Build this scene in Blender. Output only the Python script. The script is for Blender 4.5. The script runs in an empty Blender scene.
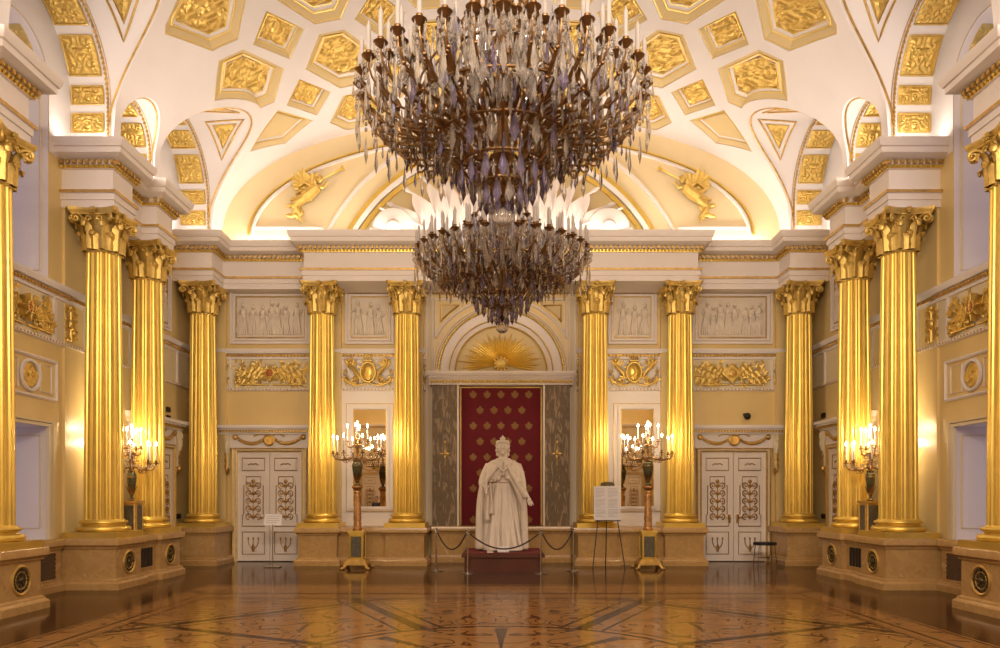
import bpy, bmesh, math, random
from math import sin, cos, pi, sqrt, atan2, radians as RAD
from mathutils import Vector, Matrix
from mathutils.geometry import delaunay_2d_cdt

S = bpy.context.scene
COL = S.collection
random.seed(7)

# ------------------------------------------------------------------ camera, world, exposure
EYE = 1.70
cam = bpy.data.cameras.new('camera')
cam.sensor_width = 36.0
cam.lens = 36.0 * 750 / 1000
cam.shift_y = 172 / 1000
cam.shift_x = -0.001
cam.clip_start = 0.05
cam_o = bpy.data.objects.new('camera', cam)
COL.objects.link(cam_o)
cam_o.location = (0, 0, EYE)
cam_o.rotation_euler = (pi / 2, 0, 0)
S.camera = cam_o

S.view_settings.view_transform = 'Standard'
S.view_settings.look = 'None'
S.view_settings.gamma = 1
S.view_settings.use_curve_mapping = False
S.view_settings.exposure = 0.10

W = bpy.data.worlds.new('dusk_sky')
S.world = W
W.use_nodes = True
bg = W.node_tree.nodes['Background']
bg.inputs[0].default_value = (0.50, 0.50, 0.85, 1)
bg.inputs[1].default_value = 0.25
try:
    S.cycles.max_bounces = 8
    S.cycles.diffuse_bounces = 5
    S.cycles.glossy_bounces = 4
    S.cycles.transmission_bounces = 6
    S.cycles.sample_clamp_indirect = 6
    S.cycles.caustics_reflective = False
    S.cycles.caustics_refractive = False
except Exception:
    pass

WARM = (1.0, 0.865, 0.75)
COVE_W = 20.0       # watts per metre of cove
BULB_W = 24.0
REAR_FILL_W = 1300.0  # power of the added fill strip at the rear
DAY_W = 7.0

def light(name, kind, loc, energy, color, rot=(0, 0, 0), size=1.0, size_y=None, radius=0.1):
    l = bpy.data.lights.new(name, kind)
    l.energy = energy
    l.color = color
    if kind == 'AREA':
        l.shape = 'RECTANGLE'
        l.size = size
        l.size_y = size_y or size
    else:
        l.shadow_soft_size = radius
    o = bpy.data.objects.new(name, l)
    o.location = loc
    o.rotation_euler = rot
    COL.objects.link(o)
    return o

# hall dimensions ---------------------------------------------------
WX = 8.03            # side walls
WY = 19.5            # end wall
RY = -0.8            # rear wall, behind the camera
CX = 7.45            # column line on the sides
CY = 18.75           # column line at the end
INX = (4.475, 2.35)  # inner columns of the end wall
SIDE_Y = (15.82, 14.07, 10.90, 9.15)
Z_PED, Z_CAP, Z_COR = 0.93, 6.97, 8.12
VZ = 1.78                        # centre for the vault's polar angles
VA, VB, VC = 7.25, 3.04, 8.45    # main vault: half-width, rise, springing height
BAYS = [(17.28, 1.47, 9.0), (14.945, 0.70, 8.85), (12.48, 1.5, 9.0), (10.02, 0.70, 8.85),
        (7.56, 1.5, 9.0), (5.10, 0.70, 8.85), (2.77, 1.47, 9.0)]

# cove lamps lying on the cornices, shining up at the vault
def coves():
    for s in (-1, 1):
        for (y0, y1) in ((13.75, 16.15), (8.85, 11.2), (4.0, 6.2)):
            light('cove_or_fill_lamp', 'AREA', (s * 7.3, (y0 + y1) / 2, Z_COR + .06), COVE_W * (y1 - y0), WARM, (pi, s * -0.75, 0), .25, y1 - y0)
        light('cove_or_fill_lamp', 'AREA', (s * 7.3, 18.85, Z_COR + .06), COVE_W * 1.0, WARM, (pi + .5, s * -.4, 0), .9, .25)
        light('cove_or_fill_lamp', 'AREA', (s * 5.9, 19.3, Z_COR + .02), COVE_W * 1.2, WARM, (pi, 0, 0), 2.0, .15)
        for yc in (18.22, 16.36, 13.54, 11.44, 8.62):
            light('cove_or_fill_lamp', 'AREA', (s * 7.45, yc, Z_COR + .03), COVE_W * .38, WARM, (pi, 0, 0), .95, .10)
    light('cove_or_fill_lamp', 'AREA', (0, 18.75, Z_COR + .06), COVE_W * 7, WARM, (pi + .35, 0, 0), 9.0, .3)
coves()
# unseen fill light added to brighten the hall, high on the rear wall
light('cove_or_fill_lamp', 'AREA', (0, RY + .12, 7.6), REAR_FILL_W, (1.0, .85, .70), (RAD(72), 0, 0), 12.0, .22)
for s in (-1, 1):
    # daylight at the windows
    for (zc, hh) in ((1.95, 2.0), (7.4, 3.6)):
        for yc in (12.48, 7.56):
            light('window_daylight', 'AREA', (s * (WX + 1.2), yc, zc), DAY_W * hh / 3, (.62, .62, 1.0), (0, s * pi / 2, 0), hh, 1.5)

# ------------------------------------------------------------------ materials
def N(nt, t, **kw):
    n = nt.nodes.new(t)
    for k, v in kw.items():
        setattr(n, k, v)
    return n

def mat(name, color, rough=.5, metal=0.0, bump=0, bscale=30, var=0.0, vscale=4, trans=0, ior=1.45, emit=None, estr=0, spec=None, coat=0):
    m = bpy.data.materials.new(name)
    m.use_nodes = True
    nt = m.node_tree
    b = nt.nodes['Principled BSDF']
    b.inputs['Base Color'].default_value = (*color, 1)
    b.inputs['Roughness'].default_value = rough
    b.inputs['Metallic'].default_value = metal
    b.inputs['IOR'].default_value = ior
    if trans:
        b.inputs['Transmission Weight'].default_value = trans
    if spec is not None:
        b.inputs['Specular IOR Level'].default_value = spec
    if coat:
        b.inputs['Coat Weight'].default_value = coat
        b.inputs['Coat Roughness'].default_value = .08
    if emit:
        b.inputs['Emission Color'].default_value = (*emit, 1)
        b.inputs['Emission Strength'].default_value = estr
    if var or bump:
        tc = N(nt, 'ShaderNodeTexCoord')
        no = N(nt, 'ShaderNodeTexNoise')
        no.inputs['Scale'].default_value = vscale
        no.inputs['Detail'].default_value = 5
        nt.links.new(tc.outputs['Object'], no.inputs['Vector'])
        if var:
            r = N(nt, 'ShaderNodeValToRGB')
            r.color_ramp.elements[0].position = .3
            r.color_ramp.elements[1].position = .7
            r.color_ramp.elements[0].color = (*[c * (1 - var) for c in color], 1)
            r.color_ramp.elements[1].color = (*[min(1, c * (1 + var)) for c in color], 1)
            nt.links.new(no.outputs['Fac'], r.inputs['Fac'])
            nt.links.new(r.outputs['Color'], b.inputs['Base Color'])
        if bump:
            n2 = N(nt, 'ShaderNodeTexNoise')
            n2.inputs['Scale'].default_value = bscale
            nt.links.new(tc.outputs['Object'], n2.inputs['Vector'])
            bp = N(nt, 'ShaderNodeBump')
            bp.inputs['Strength'].default_value = bump
            bp.inputs['Distance'].default_value = .02
            nt.links.new(n2.outputs['Fac'], bp.inputs['Height'])
            nt.links.new(bp.outputs['Normal'], b.inputs['Normal'])
    return m

def marble(name, cols, scale, rough=.25, distort=2.5, stretch=(1, 1, 1)):
    m = bpy.data.materials.new(name)
    m.use_nodes = True
    nt = m.node_tree
    b = nt.nodes['Principled BSDF']
    b.inputs['Roughness'].default_value = rough
    tc = N(nt, 'ShaderNodeTexCoord')
    mp = N(nt, 'ShaderNodeMapping')
    mp.inputs['Scale'].default_value = stretch
    no = N(nt, 'ShaderNodeTexNoise')
    no.inputs['Scale'].default_value = scale
    no.inputs['Detail'].default_value = 8
    no.inputs['Roughness'].default_value = .62
    no.inputs['Distortion'].default_value = distort
    r = N(nt, 'ShaderNodeValToRGB')
    e = r.color_ramp.elements
    n = len(cols)
    e[0].position, e[1].position = .28, .72
    for i in range(1, n - 1):
        e.new(.28 + .44 * i / (n - 1))
    for i, c in enumerate(cols):
        e[i].color = (*c, 1)
    nt.links.new(tc.outputs['Object'], mp.inputs['Vector'])
    nt.links.new(mp.outputs['Vector'], no.inputs['Vector'])
    nt.links.new(no.outputs['Fac'], r.inputs['Fac'])
    nt.links.new(r.outputs['Color'], b.inputs['Base Color'])
    return m

M = {}
M['gold'] = mat('gilding', (.80, .575, .135), .34, .78, bump=.03, bscale=9, var=.08, vscale=3)
M['gold_r'] = mat('gilded_carving', (.72, .51, .145), .42, .72, bump=.30, bscale=45, var=.15, vscale=9)
M['gold_d'] = mat('old_gilt', (.62, .40, .12), .42, .75, bump=.2, bscale=40, var=.2, vscale=8)
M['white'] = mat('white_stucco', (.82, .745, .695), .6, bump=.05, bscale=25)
M['vault'] = mat('vault_plaster', (.82, .775, .76), .7, bump=.04, bscale=12, var=.03, vscale=1)
M['wall'] = mat('straw_wall_paint', (.78, .59, .26), .34, bump=.05, bscale=30, var=.03, vscale=1.5)
M['cream'] = mat('cream_stucco', (.76, .64, .42), .6, bump=.05, bscale=25)
M['beige'] = mat('coffer_beige', (.70, .55, .28), .55, bump=.05)
M['bas'] = mat('relief_plaster', (.78, .68, .56), .6, bump=.08, bscale=40)
M['ped'] = marble('tan_marble', [(.36, .20, .072), (.50, .31, .12), (.43, .25, .095), (.57, .40, .19)], 3.2, .22, 1.2)
M['slab'] = marble('veined_marble', [(.075, .045, .016), (.20, .115, .042), (.10, .066, .026), (.38, .26, .14), (.16, .075, .024)], 2.6, .5, 2.2, (2.6, 2.6, .55))
M['red'] = mat('red_velvet', (.13, .002, .009), .8, bump=.1, bscale=80, var=.12, vscale=5)
M['emb'] = mat('gold_embroidery', (.27, .14, .045), .6, .4, bump=.3, bscale=120)
M['statue'] = mat('statue_marble', (.66, .57, .48), .45, bump=.06, bscale=40, var=.05, vscale=3)
M['bronze'] = mat('chandelier_bronze', (.30, .175, .075), .36, .95, bump=.1, bscale=60, var=.2, vscale=10)
M['dbronze'] = mat('dark_bronze', (.10, .075, .035), .4, .8, bump=.3, bscale=50, var=.3, vscale=20)
M['green'] = mat('green_patina', (.095, .085, .042), .38, .5, bump=.2, bscale=40, var=.3, vscale=15)
M['copper'] = mat('red_gilt', (.50, .27, .11), .4, .8, bump=.3, bscale=60, var=.25, vscale=14)
M['crystal'] = mat('crystal', (.86, .80, .75), .06, trans=.80, ior=1.5)
M['violet'] = mat('violet_crystal', (.40, .34, .55), .08, trans=.75, ior=1.5)
M['candle'] = mat('candle_wax', (.66, .60, .56), .4, trans=.35)
M['flame'] = mat('lit_bulb', (1, .9, .75), .4, emit=(1.0, .80, .55), estr=45)
M['door'] = mat('door_white_paint', (.82, .73, .66), .42, bump=.03, bscale=20)
M['yellow'] = mat('yellow_stucco', (.82, .67, .40), .6, bump=.05, bscale=25)
M['gilt_b'] = mat('brown_gilt', (.42, .25, .09), .45, .7, bump=.2, bscale=40)
M['brass'] = mat('brass', (.55, .34, .10), .3, 1.0)
M['steel'] = mat('steel', (.55, .53, .50), .25, 1.0)
M['black'] = mat('black_plastic', (.012, .012, .014), .45)
M['rope'] = mat('dark_rope', (.06, .035, .025), .8, bump=.5, bscale=120)
M['paper'] = mat('paper', (.70, .67, .68), .7)
M['print'] = mat('grey_print', (.42, .40, .40), .7)
M['plinth'] = mat('red_brown_plinth', (.095, .026, .014), .35, bump=.05, var=.15, vscale=2)
M['carpet'] = mat('red_carpet', (.16, .02, .02), .9, bump=.2, bscale=120)
M['ruby'] = mat('red_enamel', (.45, .03, .02), .3)
M['navy'] = marble('painted_panel', [(.025, .026, .022), (.15, .12, .075), (.045, .045, .035), (.38, .29, .16)], 13, .4, 1.5)
M['mirror'] = mat('mirror_glass', (.88, .84, .78), .02, 1.0)
M['glass'] = mat('window_glass', (.9, .93, 1), .02, trans=1, ior=1.05)
M['grille'] = mat('dark_grille', (.13, .075, .035), .5, .5, bump=.3, bscale=60)
M['hole'] = mat('dark_opening', (.02, .014, .010), .8)
M['skin'] = mat('skin', (.55, .33, .22), .5)
M['cloth'] = mat('dark_clothes', (.02, .02, .03), .8)
M['hair'] = mat('brown_hair', (.03, .018, .01), .6)

# ------------------------------------------------------------------ mesh builder
class MB:
    def __init__(s):
        s.v, s.f, s.m = [], [], []
    def add(s, verts, faces, m=0):
        o = len(s.v)
        s.v += [tuple(p) for p in verts]
        s.f += [tuple(i + o for i in f) for f in faces]
        s.m += [m] * len(faces)
        return o
    def box(s, c, d, m=0, a=0.0):
        x, y, z = c
        h = [q / 2 for q in d]
        ca, sa = cos(a), sin(a)
        vs = []
        for k in (-1, 1):
            for (i, j) in ((-1, -1), (1, -1), (1, 1), (-1, 1)):
                px, py = i * h[0], j * h[1]
                vs.append((x + px * ca - py * sa, y + px * sa + py * ca, z + k * h[2]))
        s.add(vs, [(3, 2, 1, 0), (4, 5, 6, 7), (0, 1, 5, 4), (1, 2, 6, 5), (2, 3, 7, 6), (3, 0, 4, 7)], m)
    def bx(s, x0, x1, y0, y1, z0, z1, m=0):
        s.box(((x0 + x1) / 2, (y0 + y1) / 2, (z0 + z1) / 2), (abs(x1 - x0), abs(y1 - y0), abs(z1 - z0)), m)
    def lathe(s, prof, n=24, c=(0, 0, 0), m=0, sx=1, sy=1, ph=0, fn=None):
        vs, fs = [], []
        for (r, z) in prof:
            for i in range(n):
                a = 2 * pi * i / n + ph
                rr = r * (fn(a, z) if fn else 1)
                vs.append((c[0] + rr * cos(a) * sx, c[1] + rr * sin(a) * sy, c[2] + z))
        k = len(prof)
        for j in range(k - 1):
            for i in range(n):
                i2 = (i + 1) % n
                fs.append((j * n + i, j * n + i2, (j + 1) * n + i2, (j + 1) * n + i))
        fs.append(tuple(range(n - 1, -1, -1)))
        fs.append(tuple((k - 1) * n + i for i in range(n)))
        s.add(vs, fs, m)
    def tube(s, pts, rad, n=6, m=0, flat=1.0, closed=False):
        pts = [Vector(p) for p in pts]
        k = len(pts)
        if not hasattr(rad, '__len__'):
            rad = [rad] * k
        vs, fs = [], []
        up = None
        for i, p in enumerate(pts):
            if closed:
                t = pts[(i + 1) % k] - pts[i - 1]
            else:
                t = pts[min(i + 1, k - 1)] - pts[max(i - 1, 0)]
            if t.length < 1e-9:
                t = Vector((0, 0, 1))
            t.normalize()
            if up is None:
                up = Vector((0, 1, 0)) if abs(t.y) < .9 else Vector((1, 0, 0))
            a = t.cross(up)
            if a.length < 1e-6:
                a = t.orthogonal()
            a.normalize()
            b = a.cross(t).normalized()
            up = b
            for j in range(n):
                q = 2 * pi * j / n
                vs.append(p + a * (cos(q) * rad[i]) + b * (sin(q) * rad[i] * flat))
        rng = k if closed else k - 1
        for i in range(rng):
            i2 = (i + 1) % k
            for j in range(n):
                j2 = (j + 1) % n
                fs.append((i * n + j, i * n + j2, i2 * n + j2, i2 * n + j))
        if not closed:
            fs.append(tuple(range(n - 1, -1, -1)))
            fs.append(tuple((k - 1) * n + j for j in range(n)))
        s.add(vs, fs, m)
    def ell(s, c, r, m=0, nu=10, nv=6, rot=None):
        vs, fs = [], []
        R3 = rot if rot else Matrix.Identity(3)
        c = Vector(c)
        def P(x, y, z):
            return c + R3 @ Vector((x * r[0], y * r[1], z * r[2]))
        vs.append(P(0, 0, -1))
        for j in range(1, nv):
            t = -pi / 2 + pi * j / nv
            for i in range(nu):
                a = 2 * pi * i / nu
                vs.append(P(cos(t) * cos(a), cos(t) * sin(a), sin(t)))
        vs.append(P(0, 0, 1))
        last = len(vs) - 1
        for i in range(nu):
            i2 = (i + 1) % nu
            fs.append((0, 1 + i2, 1 + i))
            for j in range(nv - 2):
                a = 1 + j * nu
                fs.append((a + i, a + i2, a + nu + i2, a + nu + i))
            a = 1 + (nv - 2) * nu
            fs.append((a + i, a + i2, last))
        s.add(vs, fs, m)
    def prism(s, poly, y0, y1, m=0, ms=None):
        """polygon in (x, z), counter-clockwise seen from -Y, front at y0 (towards -Y), back at y1"""
        n = len(poly)
        vs = [(p[0], y0, p[1]) for p in poly] + [(p[0], y1, p[1]) for p in poly]
        o = s.add(vs, [tuple(range(n))], m)
        fs = [(i, i + n, (i + 1) % n + n, (i + 1) % n) for i in range(n)]
        s.f += [tuple(q + o for q in f) for f in fs]
        s.m += [m if ms is None else ms] * n
    def annulus(s, c, r0, r1, a0, a1, y0, y1, n=32, m=0):
        vs, fs = [], []
        for i in range(n + 1):
            a = a0 + (a1 - a0) * i / n
            for r in (r0, r1):
                for y in (y0, y1):
                    vs.append((c[0] + r * cos(a), y, c[1] + r * sin(a)))
        for i in range(n):
            b, d = 4 * i, 4 * i + 4
            fs += [(b, b + 2, d + 2, d), (b + 2, b + 3, d + 3, d + 2), (b + 1, d + 1, d + 3, b + 3), (b, d, d + 1, b + 1)]
        fs += [(0, 1, 3, 2), (4 * n, 4 * n + 2, 4 * n + 3, 4 * n + 1)]
        s.add(vs, fs, m)
    def leaf(s, base, d, up, ln, wd, curl=.3, m=0, th=.25):
        """a carved leaf: spine from base along d, bending towards up"""
        base, d, up = Vector(base), Vector(d).normalized(), Vector(up).normalized()
        side = d.cross(up).normalized()
        vs, fs = [], []
        k = 6
        for i in range(k):
            t = i / (k - 1)
            w = wd * (sin(pi * min(1, t * .85 + .12)) ** .8) * (1 - .15 * (i % 2))
            if i == k - 1:
                w = wd * .12
            p = base + d * (ln * t) + up * (ln * curl * t * t)
            h = wd * th * (1 - .6 * t)
            vs += [p - side * w, p - side * w * .45 + up * h * .6, p + up * h, p + side * w * .45 + up * h * .6, p + side * w]
        for i in range(k - 1):
            for j in range(4):
                a = i * 5 + j
                fs.append((a, a + 5, a + 6, a + 1))
        # back
        for i in range(k - 1):
            a = i * 5
            fs.append((a, a + 4, a + 9, a + 5))
        s.add(vs, fs, m)
    def map(s, fn, i0=0):
        for i in range(i0, len(s.v)):
            s.v[i] = tuple(fn(*s.v[i]))
    def build(s, name, mats, parent=None, smooth=True, ang=35, loc=None, rotz=None, fix=True):
        me = bpy.data.meshes.new(name)
        me.from_pydata(s.v, [], s.f)
        if not isinstance(mats, (list, tuple)):
            mats = [mats]
        for q in mats:
            me.materials.append(M[q] if isinstance(q, str) else q)
        if len(mats) > 1:
            me.polygons.foreach_set('material_index', s.m)
        if fix:
            bm = bmesh.new()
            bm.from_mesh(me)
            bmesh.ops.recalc_face_normals(bm, faces=bm.faces)
            bm.to_mesh(me)
            bm.free()
        if smooth:
            me.polygons.foreach_set('use_smooth', [True] * len(me.polygons))
            me.set_sharp_from_angle(angle=RAD(ang))
        me.update()
        o = bpy.data.objects.new(name, me)
        COL.objects.link(o)
        if parent:
            o.parent = parent
        if loc:
            o.location = loc
        if rotz:
            o.rotation_euler = (0, 0, rotz)
        return o

def thing(name, label, cat, loc=(0, 0, 0), rotz=0.0, group=None):
    o = bpy.data.objects.new(name, None)
    o.empty_display_size = .1
    COL.objects.link(o)
    o.location = loc
    o.rotation_euler = (0, 0, rotz)
    o['label'] = label
    o['category'] = cat
    o['kind'] = 'thing'
    if group:
        o['group'] = group
    return o

def tag(o, label, cat, group=None):
    o['label'] = label
    o['category'] = cat
    o['kind'] = 'thing'
    if group:
        o['group'] = group
    return o

def struct(o, label=None, cat=None):
    o['kind'] = 'structure'
    if label:
        o['label'] = label
    if cat:
        o['category'] = cat
    return o

def kids(o):
    return [c for c in bpy.data.objects if c.parent == o]

def tree(o):
    """a thing with its parts and sub-parts, read once for copying"""
    return (o, [tree(c) for c in kids(o)])

def dup(t, loc=None, rotz=None, label=None, parent=None, scale=None):
    o, ch = t
    c = o.copy()
    COL.objects.link(c)
    if parent:
        c.parent = parent
    if loc is not None:
        c.location = loc
    if rotz is not None:
        c.rotation_euler = (0, 0, rotz)
    if scale is not None:
        c.scale = scale
    if label:
        c['label'] = label
    for q in ch:
        dup(q, parent=c)
    return c

def inside(p, poly):
    x, y = p
    r = False
    j = len(poly) - 1
    for i in range(len(poly)):
        xi, yi = poly[i]
        xj, yj = poly[j]
        if (yi > y) != (yj > y) and x < (xj - xi) * (y - yi) / (yj - yi) + xi:
            r = not r
        j = i
    return r

def cdt(outline, holes, extra=()):
    vs, ed = [], []
    for loop in [outline] + list(holes):
        o = len(vs)
        n = len(loop)
        vs += [Vector(p) for p in loop]
        ed += [(o + i, o + (i + 1) % n) for i in range(n)]
    vs += [Vector(p) for p in extra]
    r = delaunay_2d_cdt(vs, ed, [], 0, 1e-5)
    pv, tris = r[0], r[2]
    keep = []
    for t in tris:
        c = sum((pv[i] for i in t), Vector((0, 0))) / 3
        if inside(c, outline) and not any(inside(c, h) for h in holes):
            keep.append(tuple(t))
    return pv, keep

# ------------------------------------------------------------------ floor
def make_floor():
    mb = MB()
    mb.add([(-WX - .7, RY, 0), (WX + .7, RY, 0), (WX + .7, WY + .3, 0), (-WX - .7, WY + .3, 0)], [(0, 1, 2, 3)])
    m = bpy.data.materials.new('inlaid_parquet')
    m.use_nodes = True
    nt = m.node_tree
    L = nt.links.new
    b = nt.nodes['Principled BSDF']
    tc = N(nt, 'ShaderNodeTexCoord')
    sp = N(nt, 'ShaderNodeSeparateXYZ')
    L(tc.outputs['Object'], sp.inputs[0])
    def mth(op, a, c=None, d=None):
        n = N(nt, 'ShaderNodeMath', operation=op)
        for i, q in enumerate((a, c, d)):
            if q is None:
                continue
            if isinstance(q, (int, float)):
                n.inputs[i].default_value = q
            else:
                L(q, n.inputs[i])
        return n.outputs[0]
    X, Y = sp.outputs['X'], sp.outputs['Y']
    ax = mth('ABSOLUTE', X)
    yc = mth('SUBTRACT', Y, 7.57)
    ay = mth('ABSOLUTE', yc)
    def band(v, a, c):
        return mth('MULTIPLY', mth('GREATER_THAN', v, a), mth('LESS_THAN', v, c))
    # distance to a rectangular frame: d = max(|x| - 5, |y| - 4.85)
    d = mth('MAXIMUM', mth('MULTIPLY', mth('SUBTRACT', ax, 4.95), 3.0), mth('SUBTRACT', ay, 4.85))
    field = mth('LESS_THAN', d, 0)
    border = band(d, .0, 2.1)
    darks = []
    for (a, c) in ((-.06, .05), (.16, .22), (.55, .72), (1.78, 1.90), (2.02, 2.12)):
        darks.append(band(d, a, c))
    rad = mth('SQRT', mth('ADD', mth('POWER', X, 2), mth('POWER', yc, 2)))
    for (a, c) in ((2.18, 2.26), (2.38, 2.42), (.0, .30)):
        darks.append(mth('MULTIPLY', band(rad, a, c), field))
    # rays from the centre and the lozenge across the corners
    def line(a, bb, cc, w):
        v = mth('ADD', mth('ADD', mth('MULTIPLY', ax, a), mth('MULTIPLY', ay, bb)), cc)
        return mth('LESS_THAN', mth('ABSOLUTE', v), w)
    out_c = mth('GREATER_THAN', rad, 2.26)
    for (a, bb, cc, w) in ((.894, -.447, 0, .085), (.894, -.447, .26, .025), (.894, -.447, -.30, .025),
                           (.447, -.894, 0, .07), (.707, .707, -4.75, .08), (.707, .707, -4.52, .025), (.707, .707, -4.98, .025)):
        darks.append(mth('MULTIPLY', mth('MULTIPLY', line(a, bb, cc, w), field), out_c))
    taper = mth('MULTIPLY', mth('POWER', rad, 2.0), .022)
    for (a, bb, cc, w) in ((1, 0, 0, taper), (.707, -.707, 0, taper), (0, 1, 0, taper)):
        darks.append(mth('MULTIPLY', line(a, bb, cc, w), band(rad, .6, 2.05)))
    # scrolled inlay: contour lines of a mirrored noise
    cb = N(nt, 'ShaderNodeCombineXYZ')
    L(ax, cb.inputs[0]); L(ay, cb.inputs[1])
    no = N(nt, 'ShaderNodeTexNoise')
    no.inputs['Scale'].default_value = 1.7
    no.inputs['Detail'].default_value = .5
    no.inputs['Distortion'].default_value = 1.3
    L(cb.outputs[0], no.inputs['Vector'])
    fr = mth('FRACT', mth('MULTIPLY', no.outputs['Fac'], 5.0))
    curl = mth('LESS_THAN', mth('ABSOLUTE', mth('SUBTRACT', fr, .5)), .085)
    n3 = N(nt, 'ShaderNodeTexNoise')
    n3.inputs['Scale'].default_value = .9
    L(cb.outputs[0], n3.inputs['Vector'])
    curl = mth('MULTIPLY', curl, mth('GREATER_THAN', n3.outputs['Fac'], .38))
    zone = mth('ADD', mth('MULTIPLY', field, 1), band(d, .78, 1.72))
    darks.append(mth('MULTIPLY', mth('MULTIPLY', curl, zone), .75))
    tot = darks[0]
    for q in darks[1:]:
        tot = mth('MAXIMUM', tot, q)
    # wood grain
    mp = N(nt, 'ShaderNodeMapping')
    mp.inputs['Scale'].default_value = (1.2, 9, 1)
    L(tc.outputs['Object'], mp.inputs['Vector'])
    g = N(nt, 'ShaderNodeTexNoise')
    g.inputs['Scale'].default_value = 2.0
    g.inputs['Detail'].default_value = 6
    L(mp.outputs[0], g.inputs['Vector'])
    def mix(f, a, c):
        n = N(nt, 'ShaderNodeMix', data_type='RGBA')
        L(f, n.inputs[0])
        for i, q in ((6, a), (7, c)):
            if isinstance(q, tuple):
                n.inputs[i].default_value = (*q, 1)
            else:
                L(q, n.inputs[i])
        return n.outputs[2]
    light_w = mix(g.outputs['Fac'], (.20, .090, .026), (.31, .155, .050))
    dark_w = mix(g.outputs['Fac'], (.052, .021, .007), (.092, .040, .014))
    base = mix(mth('MAXIMUM', field, border), dark_w, light_w)
    base = mix(tot, base, (.040, .016, .007))
    L(base, b.inputs['Base Color'])
    rr = mth('ADD', mth('MULTIPLY', g.outputs['Fac'], .06), .09)
    b.inputs['IOR'].default_value = 1.16
    b.inputs['Specular IOR Level'].default_value = .38
    L(rr, b.inputs['Roughness'])
    bp = N(nt, 'ShaderNodeBump')
    bp.inputs['Strength'].default_value = .06
    bp.inputs['Distance'].default_value = .01
    L(g.outputs['Fac'], bp.inputs['Height'])
    L(bp.outputs['Normal'], b.inputs['Normal'])
    M['floor'] = m
    struct(mb.build('floor', 'floor', smooth=False))
make_floor()

# ------------------------------------------------------------------ vault
def bay_z(y):
    """height of the penetration vault at y, or None between bays"""
    for (c, r, zc) in BAYS:
        if abs(y - c) < r - 1e-9:
            return zc + sqrt(r * r - (y - c) ** 2)
    return None
TH_S = math.atan2(VA, Z_COR - VZ)
def groin_x(z):
    return VA * max(0, 1 - (max(0, z - VC) / VB) ** 2.2) ** (1 / 2.2)
def vault_r(th):
    s, c = abs(sin(th)), cos(th)
    if s > 1e-6 and VZ + VA / s * c <= VC:
        return VA / s
    lo, hi = 5.0, 14.0
    for _ in range(34):
        m = (lo + hi) / 2
        if (m * s / VA) ** 2.2 + (max(0, VZ + m * c - VC) / VB) ** 2.2 < 1:
            lo = m
        else:
            hi = m
    return lo
def theta_z(z):
    return math.atan2(groin_x(z), z - VZ)
def theta_b(y):
    z = bay_z(y)
    if z is None:
        return TH_S
    return math.atan2(groin_x(z), z - VZ)
def vault_pt(th, y, dr=0.0):
    R = vault_r(th) + dr
    return (R * sin(th), y, VZ + R * cos(th))

def coffer_list():
    out = []
    D = RAD
    for k in range(4):
        for t in (8.3, 20.2, 31.7):
            c = 18.5 - 2.35 * k + (.22 if t < 30 else 0)
            e = 4.6 if t > 9 else 4.3
            poly = [(t - e, c), (t - 1.5, c - 1.02), (t + 1.5, c - 1.02), (t + e, c), (t + 1.5, c + 1.02), (t - 1.5, c + 1.02)]
            kd = 'hex'
            if k == 0 and t > 30:
                # cut to a triangle where the end wall and the lunette meet
                poly, kd = [(26.8, 18.4), (30.2, 17.5), (36.4, 18.5), (31.6, 18.95)], 'tri'
            for s in (1, -1):
                out.append((kd, [(D(a) * s, y) for a, y in poly]))
    for k in range(4):
        c = 17.45 - 2.35 * k
        for t in (0, 14.25, 26.0):
            e = 3.0
            poly = [(t - e, c), (t, c - .80), (t + e, c), (t, c + .80)]
            for s in ((1,) if t == 0 else (1, -1)):
                out.append(('dia', [(D(a) * s, y) for a, y in poly]))
    res = []
    for kind, p in out:
        # densify, then keep clear of the groins and of the end wall
        q = []
        n = len(p)
        for i in range(n):
            a, b = p[i], p[(i + 1) % n]
            for j in range(6):
                t = j / 6
                th, y = a[0] + (b[0] - a[0]) * t, a[1] + (b[1] - a[1]) * t
                y2 = min(y, WY - .22)
                lim = min(theta_b(y2 + dy) for dy in (-.12, 0, .12)) - D(1.3)
                sg = 1 if th >= 0 else -1
                if abs(th) > lim:
                    th = sg * lim
                q.append((th, y2))
        # drop repeats
        r = []
        for pt in q:
            if not r or (abs(pt[0] - r[-1][0]) + abs(pt[1] - r[-1][1])) > .012:
                r.append(pt)
        w = max(t for t, _ in r) - min(t for t, _ in r)
        if w > D(2.2) and min(y for _, y in r) < WY - .6:
            res.append((kind, r))
    return res
COFFERS = coffer_list()

def scroll_h(u, v, w, h, kind):
    """carved scroll and rosette relief, mirrored on both axes"""
    au, av = abs(u), abs(v)
    rr = sqrt(au * au + av * av)
    an = atan2(av, au)
    if rr < .17:
        return .55 + .45 * cos(8 * an) * sin(pi * rr / .17)
    cs = ((.30, .20), (.10, .42), (.48, .04)) if kind == 'hex' else ((.24, .10), (.08, .26))
    c = min(cs, key=lambda q: (au - q[0]) ** 2 + (av - q[1]) ** 2)
    dx, dy = au - c[0], av - c[1]
    r2 = sqrt(dx * dx + dy * dy)
    return .5 + .5 * sin(48 * r2 + 3 * atan2(dy, dx)) * (.75 + .25 * cos(5 * atan2(dy, dx)))

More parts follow.
